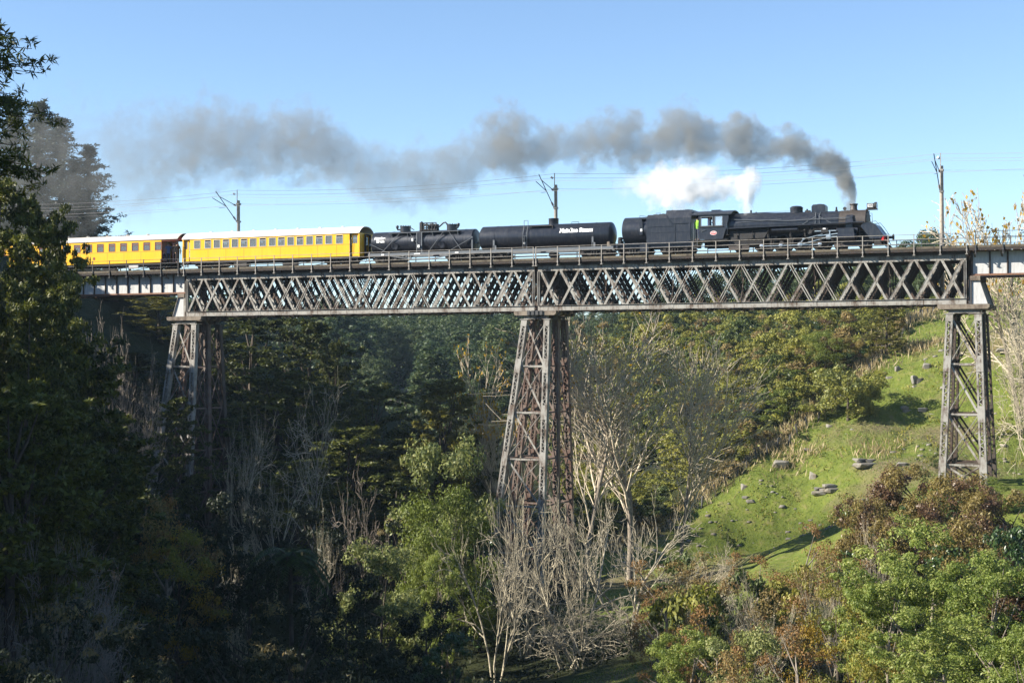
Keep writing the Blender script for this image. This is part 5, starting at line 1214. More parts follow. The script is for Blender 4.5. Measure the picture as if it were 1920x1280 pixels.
for i, k_ in enumerate(['scrubg', 'scrubd', 'scruby', 'scrubb', 'scrubg', 'scrubd']):
    broad(f'scrub{i}', 60+i, [L[k_]], 4.2, 2.4, 46, 42, .30, .42, .03, inner=.55, lob=.4, nl=6, r0=.09, cs=1.35)
broad('scrubround', 68, [L['scrubg'], L['silver']], 5, 3.2, 150, 70, .26, .42, .03, .3, inner=.7, lob=.25, cs=1.4)
broad('scrubcone', 67, [L['round']], 6, 2.2, 60, 46, .30, .42, .04, nl=6)
for i in range(4):
    rng = np.random.default_rng(80+i); H, R = 13., (4.2, 3.2, 5.0, 2.8)[i]
    C = shell_points(60, H, R, (lambda h: (1-h)**.7*(.4+.6*min(1, h/.2))+.05) if i % 2 else (lambda h: math.sqrt(max(0, 1-((h-.55)/.5)**2))+.05), rng, .5, .45, .12)
    kind(f'far{i}', H, R, clumps(C, R*.22+R*.12*rng.random(len(C)), 80, .50, .5, rng, .7, .5, .5), limbs(C, H, .22, rng, 5), [L['far']])
# pines: whorled branches with upturned tips
def pine(name, seed, H=26., R=5.6):
    rng = np.random.default_rng(seed); C = []; cr = []; b = MB(); b.tube([(0, 0, -.5), (0, 0, H*.5), (0, 0, H*.98)], [.38, .25, .04], 8)
    z = H*.10
    while z < H*.985:
        f = 1 - z/H; nb = rng.integers(4, 7); a0 = rng.random()*6.28
        for k in range(nb):
            a = a0 + k*6.28/nb + rng.normal()*.35; Lb = R*(f**.95)*rng.uniform(.5, 1.15)+.25; up = rng.uniform(.15, .55); zz = z + rng.normal()*.3
            P = lambda t: np.array([math.cos(a)*Lb*t, math.sin(a)*Lb*t, zz + Lb*(-.10*t+up*t*t)])
            b.tube([P(0), P(.4), P(.75), P(1)], [.09*f+.03, .06*f+.02, .03, .015], 4, False)
            for t in np.linspace(.22, 1.05, max(3, int(Lb*2.1))):
                C.append(P(t) + rng.normal(size=3)*.22*(.3+.5*t)); cr.append(.34+.34*rng.random())
        z += rng.uniform(.8, 1.5)*(.45+.75*f)
    C = np.array(C); V, F = clumps(C, np.array(cr), 22, .55, .26, rng, .75, .3, .5, 1.2, .35)
    me = bpy.data.meshes.new(name); me.from_pydata(b.v, [], b.f); me.materials.append(M['bark'])
    KIND[name] = (H, R, arr_mesh(name+"_crown", V, F, [L['pine']]), me)
pine('pine0', 90); pine('pine1', 91, 24., 5.0)
# bare branching
def grow(out, p, d, Ln, r, lev, mx, rng, up, ang, kids, wob=.12, taper=.45, seg=4):
    pts = [p]; rs = [r]; dd = d
    for i in range(seg):
        dd = nrm(dd + rng.normal(size=3)*wob + np.array([0, 0, up])*.5/seg*2); pts.append(pts[-1] + dd*Ln/seg); rs.append(r*(1-(1-taper)*(i+1)/seg))
    out.append((pts, rs, lev))
    if lev >= mx: return
    n = kids[lev]
    for j in range(n):
        t = (j + rng.random())/n * .85 + .15 if lev > 0 else (j+rng.random())/n*.7+.3
        i = min(seg-1, int(t*seg)); f = t*seg - i; q = pts[i]*(1-f) + pts[i+1]*f; rr = (rs[i]*(1-f)+rs[i+1]*f)
        ax = nrm(np.cross(dd, rng.normal(size=3))); th = ang*rng.uniform(.6, 1.25)
        dloc = nrm(pts[i+1]-pts[i]); cdir = nrm(dloc*math.cos(th) + ax*math.sin(th))
        grow(out, q, cdir, Ln*rng.uniform(.45, .75)*(1.15-.45*t), max(rr*.58, .006), lev+1, mx, rng, up, ang, kids, wob*1.1, .35, 3 if lev >= 1 else 4)
def branch_mesh(name, br, mat, rmin=0.012):
    b = MB()
    for pts, rs, lev in br: b.tube(pts, [max(x, rmin) for x in rs], 6 if lev == 0 else 4 if lev == 1 else 3, False)
    me = bpy.data.meshes.new(name); me.from_pydata([tuple(v) for v in b.v], [], b.f); me.materials.append(mat); me.polygons.foreach_set("use_smooth", [True]*len(b.f)); me.update()
    return me
def bare(name, seed, H, stems, L0, r0, kids, up, ang, mat, tmat=None, leafmat_=None, nleaf=0, mx=3, rmin=.012, lean=.35, wob=.12, leaf=.22, zlo=.55):
    rng = np.random.default_rng(seed); br = []
    for s in range(stems):
        a = s*6.28/stems + rng.random(); le = lean*rng.uniform(.4, 1.2) if stems > 1 else lean*.3
        grow(br, np.array([math.cos(a)*.3*(stems > 1), math.sin(a)*.3*(stems > 1), -.4]), nrm([math.cos(a)*le, math.sin(a)*le, 1]), L0*rng.uniform(.75, 1.1), r0*rng.uniform(.7, 1.1), 0, mx, rng, up, ang, kids, wob)
    allp = np.concatenate([np.array(b[0]) for b in br]); zmax = allp[:, 2].max(); R = np.percentile(np.hypot(allp[:, 0], allp[:, 1]), 97)
    tr = branch_mesh(name+"_trunk", [b for b in br if b[2] <= 0], tmat or mat, rmin); tw = branch_mesh(name+"_branches", [b for b in br if b[2] > 0], mat, rmin)
    lf = None
    if nleaf:
        tips = np.array([b[0][-1] for b in br if b[2] >= mx-1 and b[0][-1][2] > zmax*zlo]); P = tips[rng.integers(0, len(tips), nleaf)] + rng.normal(size=(nleaf, 3))*.12
        Nn = runit(nleaf, rng); D = unit(np.cross(Nn, runit(nleaf, rng))); V, F = quads(P, D, Nn, leaf*(.7+.6*rng.random(nleaf)), leaf*.7); lf = arr_mesh(name+"_leaves", V, F, [leafmat_])
    KIND[name] = (zmax, R, tw, tr, lf)
bare('fan0', 101, 20, 1, 14., .20, (14, 8, 6, 3), .20, .58, M['twig'], M['barkgrey'], L['yellowleaf'], 160, 3, .019, .3, wob=.09, leaf=.25)
bare('fan1', 102, 20, 1, 15., .22, (15, 8, 6, 3), .19, .62, M['twig'], M['barkgrey'], L['yellowleaf'], 120, 3, .019, .3, wob=.09, leaf=.25)
bare('autumn', 103, 14, 3, 7., .16, (8, 6, 4, 3), .10, .6, M['twig'], M['barkgrey'], L['yellowleaf'], 700, 3, .018, .4, leaf=.22)
bare('autumn_full', 104, 14, 4, 7., .14, (8, 7, 6, 4), .04, .65, M['twig'], M['barkgrey'], L['yellowleaf'], 620, 3, .016, .6, leaf=.24, zlo=.5)
bare('paletwigs', 112, 10, 5, 6., .08, (8, 7, 5, 3), .02, .75, M['deadwood'], M['deadwood'], mx=3, rmin=.012, lean=.9, wob=.15)
bare('dead0', 105, 10, 4, 6.5, .13, (6, 4, 3, 2), .15, .60, M['deadwood'], M['deadwood'], mx=3, rmin=.013, lean=.65, wob=.2)
bare('dead1', 106, 10, 4, 7., .14, (7, 4, 3, 2), .17, .56, M['deadwood'], M['deadwood'], mx=3, rmin=.013, lean=.5, wob=.19)
bare('dead2', 107, 12, 1, 11., .15, (14, 5, 3, 2), .08, .85, M['deadwood'], M['barkgrey'], mx=3, rmin=.018, lean=.2, wob=.2)
bare('deadgrey', 108, 12, 3, 8., .12, (7, 4, 3, 2), .14, .6, M['barkgrey'], M['barkgrey'], mx=3, rmin=.02, lean=.4, wob=.22)
bare('twigbush', 109, 5, 12, 3.2, .04, (6, 5, 4, 3), .06, .6, M['twiggrey'], M['twiggrey'], L['rusty'], 500, 3, .008, .9, .15, leaf=.06)
bare('palebush', 110, 5, 8, 3.4, .05, (5, 4, 3, 2), .06, .7, M['deadwood'], M['deadwood'], mx=3, rmin=.012, lean=.9, wob=.26)
# tree fern
def fern():
    rng = np.random.default_rng(5); b = MB(); V = []; D = []; Nn = []
    for k in range(26):
        a = k*2.4; el = rng.uniform(.1, .9); Lf = rng.uniform(1.9, 2.6); pts = []
        for t in np.linspace(0, 1, 9): pts.append(np.array([math.cos(a)*Lf*t*math.cos(el*(1-t*.6)), math.sin(a)*Lf*t*math.cos(el*(1-t*.6)), 4.2 + Lf*(math.sin(el)*t - .75*t*t)]))
        b.tube(pts, [.03, .025, .02, .02, .015, .015, .01, .01, .006], 3, False)
        for i in range(8):
            for f in (0, .33, .66):
                p = pts[i]*(1-f)+pts[i+1]*f; d = nrm(pts[i+1]-pts[i]); s = nrm(np.cross(d, (0, 0, 1))); w_ = .50*math.sin(math.pi*min(1, (i+f)/8*.9+.1))
                for q in (-1, 1): V.append(p+s*q*w_/2); D.append(nrm(s*q+d*.35+np.array([0, 0, -.15]))); Nn.append((0, 0, 1)); 
    V = np.array(V); n = len(V); W = np.linalg.norm(np.zeros(n)) if False else None
    v, f = quads(V, np.array(D), np.array(Nn, float)+runit(n, rng)*.2, .46, .12)
    t = MB(); t.tube([(0, 0, -.5), (.1, 0, 2), (0, 0, 4.2)], [.16, .12, .10], 8); t.v += [tuple(x) for x in []]
    me = bpy.data.meshes.new("fern_trunk"); nb = len(t.v); me.from_pydata(t.v + [tuple(x) for x in b.v], [], t.f + [tuple(i+nb for i in q) for q in b.f]); me.materials.append(M['bark']); me.update()
    KIND['fern'] = (4.8, 2.4, arr_mesh("fern_fronds", v, f, [L['fern']]), me)
fern()
PN = {'podo': 'podocarp_tree', 'pine': 'pine_tree', 'fan': 'bare_tree', 'autu': 'bare_tree', 'dead': 'dead_tree', 'twig': 'twiggy_bush', 'palet': 'bare_tree', 'pale': 'dead_bush', 'fern': 'tree_fern', 'far': 'forest_tree', 'scru': 'hillside_shrub'}
NPL = [0]
def plant(k, u, v, label, cat, group=None, H=None, W=None, z=None, name=None, rz=None, parts=True, tilt=None):
    kd = KIND[k]; z = float(ground_uv(u, v)[0]) if z is None else z
    sz = (H or kd[0])/kd[0]; sx = (W/2/kd[1]) if W else sz
    p = uvz(u, v, z); rz = R_.uniform(0, 6.28) if rz is None else rz
    nm = name or next((PN[q] for q in PN if k.startswith(q)), 'broadleaf_tree' if (H or kd[0]) > 5 else 'shrub')
    NPL[0] += 1
    if not parts:
        o = obj(nm, kd[2], None, p, rz, (sx, sx, sz)); return tag(o, label, cat, group)
    r = thing(nm, p, label, cat, group, rz); r.scale = (sx, sx, sz)
    if tilt: r.rotation_euler[0], r.rotation_euler[1] = tilt
    isb = len(kd) == 5
    obj("trunk", kd[3], r); obj("branches" if isb else "fronds" if k == 'fern' else "crown", kd[2], r)
    if isb and kd[4]: obj("leaves", kd[4], r)
    return r
def put(k, px, top, d, wpx, label, cat="tree", group=None, **kw):
    """plant seen at photo column px with its top at row top, at depth d, wpx pixels wide; it stands on the ground there"""
    u = (px-960)/FPX*d; zt = (694-top)/FPX*d; g = float(ground_uv(u, d)[0]); H = max(zt-g, .8)
    W = wpx/FPX*d
    if cat in ("bush", "shrub"): W = max(W, .72*H)
    return plant(k, u, d, label, cat, group, H=H, W=W, z=g-.05, **kw)
# ---------------------------------------------------------------- planting: left bank
G = "tall dark podocarps at the left edge"
for k, px, top, d, w_, lab in [
    ('podonear', -15, 322, 70, 330, "tall dark podocarp at the left edge reaching above the yellow coaches"),
    ('podonear2', 68, 382, 73, 190, "podocarp with yellow-green sunlit tips beside the grey-roofed coach"),
    ('podonear', 105, 452, 78, 150, "narrow podocarp whose tip overlaps the left plate girder"),
    ('podonear2', -70, 470, 66, 380, "broad shaded podocarp cut by the left edge, below the tallest one"),
    ('podonear2', 45, 530, 65, 270, "bushy podocarp with lit tufts below the end of the left plate girder"),
    ('podo0', 150, 640, 76, 260, "dark shaded podocarp left of the grey dead trees"),
    ('podo1', 20, 720, 60, 360, "deeply shaded podocarp low at the left edge"),
    ('podo2', 215, 780, 84, 240, "deeply shaded podocarp below the dead grey branches at left"),
    ('podo0', 120, 830, 70, 300, "black-green podocarp behind the grey twiggy bush")]: put(k, px, top, d, w_, lab, "tree", G)
G = "dark forest trees on the left bank behind the left pier"
for k, px, top, d, w_, lab in [
    ('podo1', 470, 588, 166, 190, "big podocarp crown just right of the left pier under the truss"),
    ('podo2', 575, 598, 160, 170, "broad podocarp with lit layered crown under the truss, near the far blue forest"),
    ('podo0', 625, 640, 156, 80, "podocarp at the right edge of the left forest mass"),
    ('podoy', 300, 556, 182, 120, "rounded olive tree under the left plate girder"),
    ('podo1', 215, 566, 186, 130, "dark tree under the left plate girder near the left podocarps"),
    ('podo0', 400, 620, 172, 140, "dark tree directly behind the left pier"),
    ('podo2', 520, 690, 150, 190, "shaded podocarp behind the tall dead tree"),
    ('podo0', 610, 720, 148, 180, "shaded podocarp lower on the left bank, right of the tall dead tree"),
    ('podo1', 700, 722, 150, 150, "dark pointed podocarp below the pale rock face"),
    ('podo2', 770, 800, 144, 150, "black-green podocarp left of the olive conical tree"),
    ('podoy', 828, 712, 143, 150, "olive-yellow conical podocarp left of the middle pier"),
    ('podo1', 880, 812, 146, 110, "small dark podocarp between the olive tree and the middle pier"),
    ('podo0', 660, 800, 138, 170, "dark podocarp low in the gorge, centre left"),
    ('podo1', 430, 760, 146, 170, "dark tree right of the left pier legs"),
    ('podo2', 332, 745, 131, 110, "dark tree covering the lower legs of the left pier"),
    ('podo0', 250, 660, 150, 140, "dark tree left of the left pier behind dead branches"),
    ('podo1', 740, 900, 132, 170, "shaded tree in the gorge left of the round green tree"),
    ('podo0', 560, 860, 130, 180, "shaded tree below the tall dead tree")]: put(k, px, top, d, w_*1.25, lab, "tree", G)
for i, (k, px, top, d, w_, lab) in enumerate([
    ('pine0', 72, 186, 205, 210, "tallest pine in the smoke above the left coach"), ('pine1', 112, 216, 212, 180, "pine second from the right in the smoke at left"),
    ('pine0', 165, 268, 214, 190, "rightmost pine, its layered edge against the sky"), ('pine1', 25, 205, 215, 190, "pine behind the near overhanging branch at left"),
    ('pine1', 140, 300, 206, 150, "shorter pine in front of the rightmost pine"), ('pine0', -30, 230, 210, 150, "pine cut off by the left edge"), ('pine1', 60, 320, 200, 170, "low pine behind the grey-roofed coach")]):
    put(k, px, top, d, w_, lab, "pine tree", "pines beyond the train")
# overhanging near tree, trunk outside the frame
rng = np.random.default_rng(77); nb_ = MB(); C = []
base = uvz(-12.6, 29, float(ground_uv(-12.6, 29)[0])); tt = thing("podocarp_tree", base, "near dark tree whose needle sprays hang into the upper left corner", "tree")
nb_.tube([base + [0, 0, -.3], base + [0, 0, 6], base + [.3, 0, 13]], [.32, .24, .08], 8)
for zz in np.arange(4.3, 7.7, .13):
    for q in range(4):
        a = rng.normal()*.55; Lb = rng.uniform(2.6, 4.1)*(1.05 if 5.6 < zz < 6.9 or 4.5 < zz < 5.2 else .86)
        p0 = np.array([base[0], base[1], zz-1.0]); dirv = RT*math.cos(a) + FW*math.sin(a); dr = rng.normal()*.12
        pt = lambda t: p0 + dirv*Lb*t + np.array([0, 0, .6*t - (.65+dr)*t*t])
        nb_.tube([pt(0), pt(.35), pt(.7), pt(1)], [.05, .03, .015, .006], 4, False)
        for t in np.linspace(.35, 1.02, 16): C.append(pt(t) + rng.normal(size=3)*.12)
C = np.array(C) - base; V, F = clumps(C, np.full(len(C), .14), 20, .15, .2, rng, .7, .4, .6, 1.8, .35)
nb_.build("trunk", M['bark'], tt); obj("crown", arr_mesh("near_crown", V, F, [L['podo']]), tt)
# forest on the bank outside the frame to the left, which shades the gorge
G = "trees on the left bank outside the frame"
for u, v, H, W in [(-46, 70, 14, 9), (-54, 76, 14, 10), (-40, 76, 14, 9), (-36, 66, 14, 9), (-34, 56, 13, 9), (-44, 58, 14, 10), (-55, 66, 14, 9), (-27, 60, 12, 8), (-24, 48, 10, 7), (-30, 72, 11, 8),
                   (-45, 112, 12, 9), (-58, 116, 15, 10), (-47, 122, 15, 10), (-66, 112, 14, 10), (-32, 44, 14, 9), (-28, 52, 14, 9), (-38, 50, 14, 10), (-50, 136, 7, 9), (-54, 141, 7, 9), (-46, 131, 7, 8)]:
    plant(R_.choice(['podo0', 'podo1', 'podo2']), u, v, "podocarp on the left bank, beyond the left edge of the view", "tree", G, H=H, W=W)
# dead trees left
G = "bare grey dead trees on the left bank"
for k, px, top, d, w_, lab in [
    ('dead2', 572, 684, 124, 170, "tall bare dead tree standing alone against the dark podocarps"), ('dead1', 455, 750, 122, 210, "spreading dead tree just right of the left pier"),
    ('dead0', 515, 800, 118, 190, "smaller dead tree between the left pier and the tall dead tree"), ('deadgrey', 268, 625, 126, 120, "slim grey dead tree left of the left pier"),
    ('deadgrey', 205, 562, 132, 110, "grey dead tree under the left plate girder"), ('deadgrey', 245, 572, 130, 100, "second grey dead tree under the left plate girder, further right"),
    ('deadgrey', 690, 862, 112, 130, "grey bare tree low in the dark gorge"), ('dead0', 600, 930, 108, 90, "low dead branches below the tall dead tree"), ('palebush', 440, 1020, 90, 90, "bleached dead branch in the dark foreground"),
    ('deadgrey', 640, 1035, 100, 30, "thin bare stem in the dark foreground")]: put(k, px, top, d, w_, lab, "dead tree", G)
# dark foreground, lower left
G = "shaded bushes in the lower left foreground"
for k, px, top, d, w_, lab in [
    ('twigbush', 50, 940, 60, 330, "large grey twiggy bush with brown tips in the lower left corner"), ('twigbush', 150, 1040, 56, 220, "grey twiggy bush beside the lower left corner bush"),
    ('brownish', 315, 962, 80, 100, "small sunlit orange-brown bush below the left pier"), ('ochre', 335, 1010, 78, 80, "small yellowish bush under the orange-brown one"),
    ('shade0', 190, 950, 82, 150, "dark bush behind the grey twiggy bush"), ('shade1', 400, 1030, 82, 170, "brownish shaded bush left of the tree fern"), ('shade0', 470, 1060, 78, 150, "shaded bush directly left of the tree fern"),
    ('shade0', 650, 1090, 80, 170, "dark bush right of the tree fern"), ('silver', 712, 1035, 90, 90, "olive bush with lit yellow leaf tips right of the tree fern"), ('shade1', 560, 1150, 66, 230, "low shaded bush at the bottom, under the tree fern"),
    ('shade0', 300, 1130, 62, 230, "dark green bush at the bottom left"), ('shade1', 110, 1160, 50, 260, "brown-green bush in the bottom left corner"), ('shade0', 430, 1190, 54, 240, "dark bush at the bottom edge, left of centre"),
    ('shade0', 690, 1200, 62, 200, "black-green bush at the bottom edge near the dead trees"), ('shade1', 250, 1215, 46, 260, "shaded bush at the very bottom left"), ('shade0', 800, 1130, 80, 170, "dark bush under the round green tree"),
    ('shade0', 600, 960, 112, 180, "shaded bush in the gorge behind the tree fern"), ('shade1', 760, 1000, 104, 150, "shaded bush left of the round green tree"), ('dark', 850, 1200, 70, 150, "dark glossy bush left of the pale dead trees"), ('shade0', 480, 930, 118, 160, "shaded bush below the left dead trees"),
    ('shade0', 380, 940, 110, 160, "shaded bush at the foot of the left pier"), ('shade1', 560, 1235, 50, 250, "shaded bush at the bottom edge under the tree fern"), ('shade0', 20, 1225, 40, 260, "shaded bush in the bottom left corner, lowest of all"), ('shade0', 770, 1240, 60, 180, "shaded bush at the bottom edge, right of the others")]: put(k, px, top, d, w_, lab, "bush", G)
put('fern', 545, 1012, 80, 170, "tree fern with a flat umbrella of fronds in the dark foreground", "tree fern")
# ---------------------------------------------------------------- centre
for k, px, top, d, w_, lab in [
    ('silver', 852, 852, 108, 210, "glossy grey-green tree left of the middle pier"), ('round', 842, 940, 101, 185, "round bright green tree below the grey-green one"), ('round', 800, 1010, 97, 110, "smaller round green tree below and left of the bright one"),
    ('bright1', 830, 1040, 95, 90, "small leaning pale green tree under the round green tree"), ('dark', 900, 1010, 106, 130, "dark tree at the foot of the middle pier")]: put(k, px, top, d, w_, lab, "tree", "green trees left of the middle pier")
G = "pale dead trees around the foot of the middle pier"
for k, px, top, d, w_, lab, rz in [
    ('dead0', 985, 835, 100, 290, "pale dead tree in front of the middle pier, its tips over the pier legs", 1.), ('dead1', 1085, 890, 97, 330, "many-stemmed pale dead tree right in front of the middle pier", 2.), ('dead0', 1180, 905, 101, 320, "pale dead tree right of the middle pier reaching over the grass", 3.),
    ('dead1', 930, 960, 94, 280, "pale dead tree leaning left in front of the green trees", 4.), ('dead0', 1060, 1000, 95, 260, "low spreading dead tree at the bottom centre", 5.), ('palebush', 1090, 1120, 94, 230, "pale twiggy thicket at the bottom centre", 0.5),
    ('palebush', 1190, 1110, 96, 170, "pale twiggy thicket above the grassy stream bank", 2.5), ('palebush', 1330, 1000, 96, 130, "grey dead bush at the lower edge of the pasture", 4.5), ('dead0', 1240, 975, 100, 260, "pale dead tree with branches across the lower pasture", 0.2)]: put(k, px, top, d, w_, lab, "dead tree", G, rz=rz)
for k, px, top, d, w_, lab in [
    ('fan0', 1095, 556, 133, 400, "big leafless tree right behind the middle pier with fan of tan twigs"), ('fan1', 1180, 556, 135, 470, "big leafless tree with two trunks right of the middle pier"), ('fan0', 1275, 610, 136, 330, "leafless tree leaning right at the end of the row"),
    ('autumn', 945, 628, 146, 220, "leafless tree with last yellow leaves left of the middle pier"),
    ('autumn_full', 1925, 330, 165, 300, "bare tree with yellow leaves behind the right plate girder"), ('paletwigs', 1960, 515, 150, 330, "pale bare tree spreading twigs in from the right edge below the girder")]: put(k, px, top, d, w_, lab, "bare tree", "leafless autumn trees")
# ---------------------------------------------------------------- lower right foreground
for k, px, top, d, w_, lab in [
    ('bright0', 1740, 985, 66, 320, "largest light green leafy tree in the lower right"), ('bright1', 1660, 1075, 62, 220, "light green leafy tree left of the largest one"), ('bright1', 1850, 1060, 60, 260, "light green leafy tree at the right edge, bottom"), ('bright0', 1770, 1150, 54, 300, "leafy green tree at the bottom right, in front of the largest one"),
    ('dark', 1900, 1010, 72, 170, "dark glossy green tree at the right edge"), ('bright1', 1920, 1180, 50, 200, "leafy tree in the bottom right corner")]: put(k, px, top, d, w_, lab, "tree", "light green leafy trees in the lower right")
G = "red-tipped shrubs around the right pier"
for k, px, top, d, w_, lab in [
    ('photinia0', 1712, 882, 101, 160, "red-tipped shrub left of the right pier foot"), ('photinia1', 1790, 905, 97, 170, "orange-red tipped shrub in front of the right pier foot"), ('photinia1', 1622, 945, 95, 110, "purplish shrub at the left end of the red-tipped row"), ('photinia0', 1885, 930, 92, 170, "dull purple-red shrub at the right edge"),
    ('photinia1', 1720, 950, 88, 150, "red-tipped shrub above the largest green tree"), ('photinia0', 1640, 985, 84, 140, "red-tipped shrub behind the pale dead bush"), ('photinia1', 1830, 985, 82, 180, "brownish red shrub above the right edge trees"), ('photinia0', 1905, 1080, 66, 110, "orange-tipped shrub at the right edge among green trees"), ('photinia1', 1615, 1010, 86, 90, "bronze shrub at the lower edge of the pasture")]: put(k, px, top, d, w_, lab, "shrub", G)
put('bright0', 1862, 895, 106, 75, "small fresh green bush at the right foot of the right pier", "bush")
put('palebush', 1638, 945, 82, 80, "white dead bush in front of the red-tipped shrubs", "dead bush")
G = "brown and yellow scrub in the lower centre right"
for k, px, top, d, w_, lab in [
    ('rusty', 1510, 995, 84, 150, "rusty brown thinning bush below the pasture"), ('rusty', 1420, 1055, 82, 150, "rusty bush left of the white-stemmed small tree"), ('brownish', 1340, 1050, 84, 140, "brown bush at the lower edge of the pasture, left"), ('brownish', 1250, 1065, 86, 150, "brown bush beside the pale dead trees"),
    ('ochre', 1570, 1120, 66, 160, "bright ochre-yellow bush left of the light green trees"), ('ochre', 1600, 1190, 58, 190, "ochre-yellow bush at the bottom, left of the light green trees"), ('brownish', 1450, 1130, 70, 170, "brown bush in the middle of the lower right scrub"), ('rusty', 1490, 1190, 60, 210, "rusty brown bush at the bottom edge"),
    ('scrub0', 1310, 1130, 72, 140, "green bush right of the pale twiggy thicket"), ('bright1', 1290, 1190, 62, 170, "leafy green bush at the bottom edge near the grassy bank"), ('scrub1', 1390, 1090, 78, 130, "dark green bush among the brown scrub"), ('silver', 1400, 1200, 58, 170, "grey-green bush at the bottom edge"), ('scrub1', 1280, 1060, 90, 110, "dark green bush below the pasture edge"), ('rusty', 1230, 1130, 80, 120, "thin brown bush right of the pale thicket"), ('brownish', 1560, 1060, 76, 140, "brown bush below the rusty one"), ('scrub2', 1480, 1080, 78, 120, "olive bush in the brown scrub"), ('brownish', 1380, 1240, 50, 180, "brown bush low at the bottom edge"), ('rusty', 1340, 1150, 66, 130, "rusty bush between two green bushes")]: put(k, px, top, d, w_, lab, "bush", G)
for k, px, top, d, w_, lab, tl in [('dead1', 1545, 1040, 72, 120, "white-stemmed slim bare tree in the brown scrub", (0, 0)), ('dead2', 1465, 1030, 70, 80, "slanting white-barked stem in the lower right scrub", (0, -.35)), ('dead2', 1400, 1090, 64, 80, "slanting grey stem in front of the brown scrub", (0, .3)), ('palebush', 1380, 1090, 74, 130, "bleached branches on the dark green bush", (0, 0))]: put(k, px, top, d, w_, lab, "dead tree", "slim bare stems in the lower right scrub", tilt=tl)
# ---------------------------------------------------------------- pasture shrubs
for k, px, base_, w_, h_, lab in [('scrubround', 1590, 792, 125, 100, "large rounded bush alone on the upper pasture, casting shadow to the right"), ('podoy', 1662, 668, 72, 92, "yellow-green conical tree at the top of the pasture beside the fence"), ('round', 1548, 705, 90, 76, "light green dome-shaped tree by the fence"), ('scrub1', 1462, 768, 95, 90, "dark round bush below the light green dome"), ('scrubd' if False else 'scrub5', 1548, 668, 76, 80, "dark green tree on the hill above the light green dome"),
    ('scrub0', 1888, 815, 36, 26, "small rounded bush on the pasture right of the right pier"), ('scrub0', 1868, 825, 20, 18, "tiny bush beside the rounded one, right of the right pier"), ('scrub5', 1748, 880, 24, 34, "small dark bush at the left foot of the right pier"), ('scrub5', 1372, 1030, 22, 34, "small dark bush at the bottom edge of the pasture"), ('scrubcone', 1488, 790, 36, 44, "small light green cone bush on the fence line")]:
    h = hit(px, base_, 100)
    if h is None: continue
    P, d = h; u, v = to_uv(P[0], P[1]); plant(k, float(u), float(v), lab, "tree" if h_ > 60 else "bush", None, H=h_/FPX*d, W=w_/FPX*d)
# ---------------------------------------------------------------- scrub hillside, forest hillside
fx = [1080, 1200, 1340, 1435, 1530, 1630, 1720]; fy = [1060, 1005, 912, 845, 772, 680, 592]
SC = {'scrub0': "mid green", 'scrub1': "dark green", 'scrub2': "yellow-green", 'scrub3': "brown", 'scrub4': "leafy green", 'scrub5': "dark", 'scrubcone': "cone-shaped light green", 'photinia0': "bronze"}
def zone(px, py):
    a = "low in the gully" if py > 830 else "half way up the hill" if py > 700 else "near the top of the hill"
    b_ = "behind the leafless trees" if px < 1330 else "along the fence" if py > np.interp(px, fx, fy) - 70 else "left of the pasture"
    return f"{a} {b_}"
n = 0; tries = 0; taken = []
while n < 265 and tries < 6000:
    tries += 1
    px = R_.uniform(1060, 1735); py = R_.uniform(598, 1010)
    if py > np.interp(px, fx, fy) - 4: continue
    h = hit(px, py, 150, 420)
    if h is None: continue
    P, d = h
    if any((P[0]-a)**2 + (P[1]-b_)**2 < q for a, b_, q in taken): continue
    k = R_.choices(['scrub0', 'scrub1', 'scrub2', 'scrub3', 'scrub4', 'scrub5', 'scrubcone', 'photinia0'], [5, 2.5, 4, 3, 5, 2, 1.4, .5])[0]
    W = R_.uniform(3.0, 5.6)*(1 + (d-165)/400); H = W*R_.uniform(.62, 1.0)
    taken.append((P[0], P[1], (W*.34)**2)); u, v = to_uv(P[0], P[1])
    plant(k, float(u), float(v), f"{SC[k]} shrub {zone(px, py)}", "shrub", f"{SC[k]} shrubs on the scrub-covered hill", H=H, W=W, parts=False, name="hillside_shrub"); n += 1
n = 0; tries = 0; taken = []
while n < 250 and tries < 8000:
    tries += 1
    if tries % 5 == 0: px, py = R_.uniform(1280, 1780), R_.uniform(520, 612)
    elif tries % 3 == 0: px, py = R_.uniform(200, 1300), R_.uniform(560, 640)
    else: px, py = R_.uniform(580, 980), R_.uniform(600, 790)
    if 720 < px < 800 and 715 < py < 790: continue
    h = hit(px, py, 200, 600)
    if h is None: continue
    P, d = h
    if d < 215 or any((P[0]-a)**2 + (P[1]-b_)**2 < 22 for a, b_ in taken): continue
    taken.append((P[0], P[1])); u, v = to_uv(P[0], P[1]); H = R_.uniform(7, 12)*(.75 if px > 1250 else .62 if py < 655 else 1)
    k = R_.choice(['far0', 'far1', 'far2', 'far3']); shp = {'far0': "round-crowned", 'far1': "pointed", 'far2': "broad round-crowned", 'far3': "slim pointed"}[k]
    if px > 1250: lab = f"{shp} dark tree on the ridge {'above the pasture' if px > 1600 else 'behind the scrub hill'} seen through the right truss"
    else: lab = f"{shp} forest tree {'on the far ridge just under the truss' if py < 635 else 'high on the blue hillside across the gorge' if py < 700 else 'low on the blue hillside across the gorge'}, {'towards the left pier' if px < 720 else 'near the middle pier' if px < 1000 else 'behind the leafless trees'}"
    plant(k, float(u), float(v), lab, "tree", "trees of the distant forest", H=H, W=H*R_.uniform(.6, 1.0), parts=False); n += 1
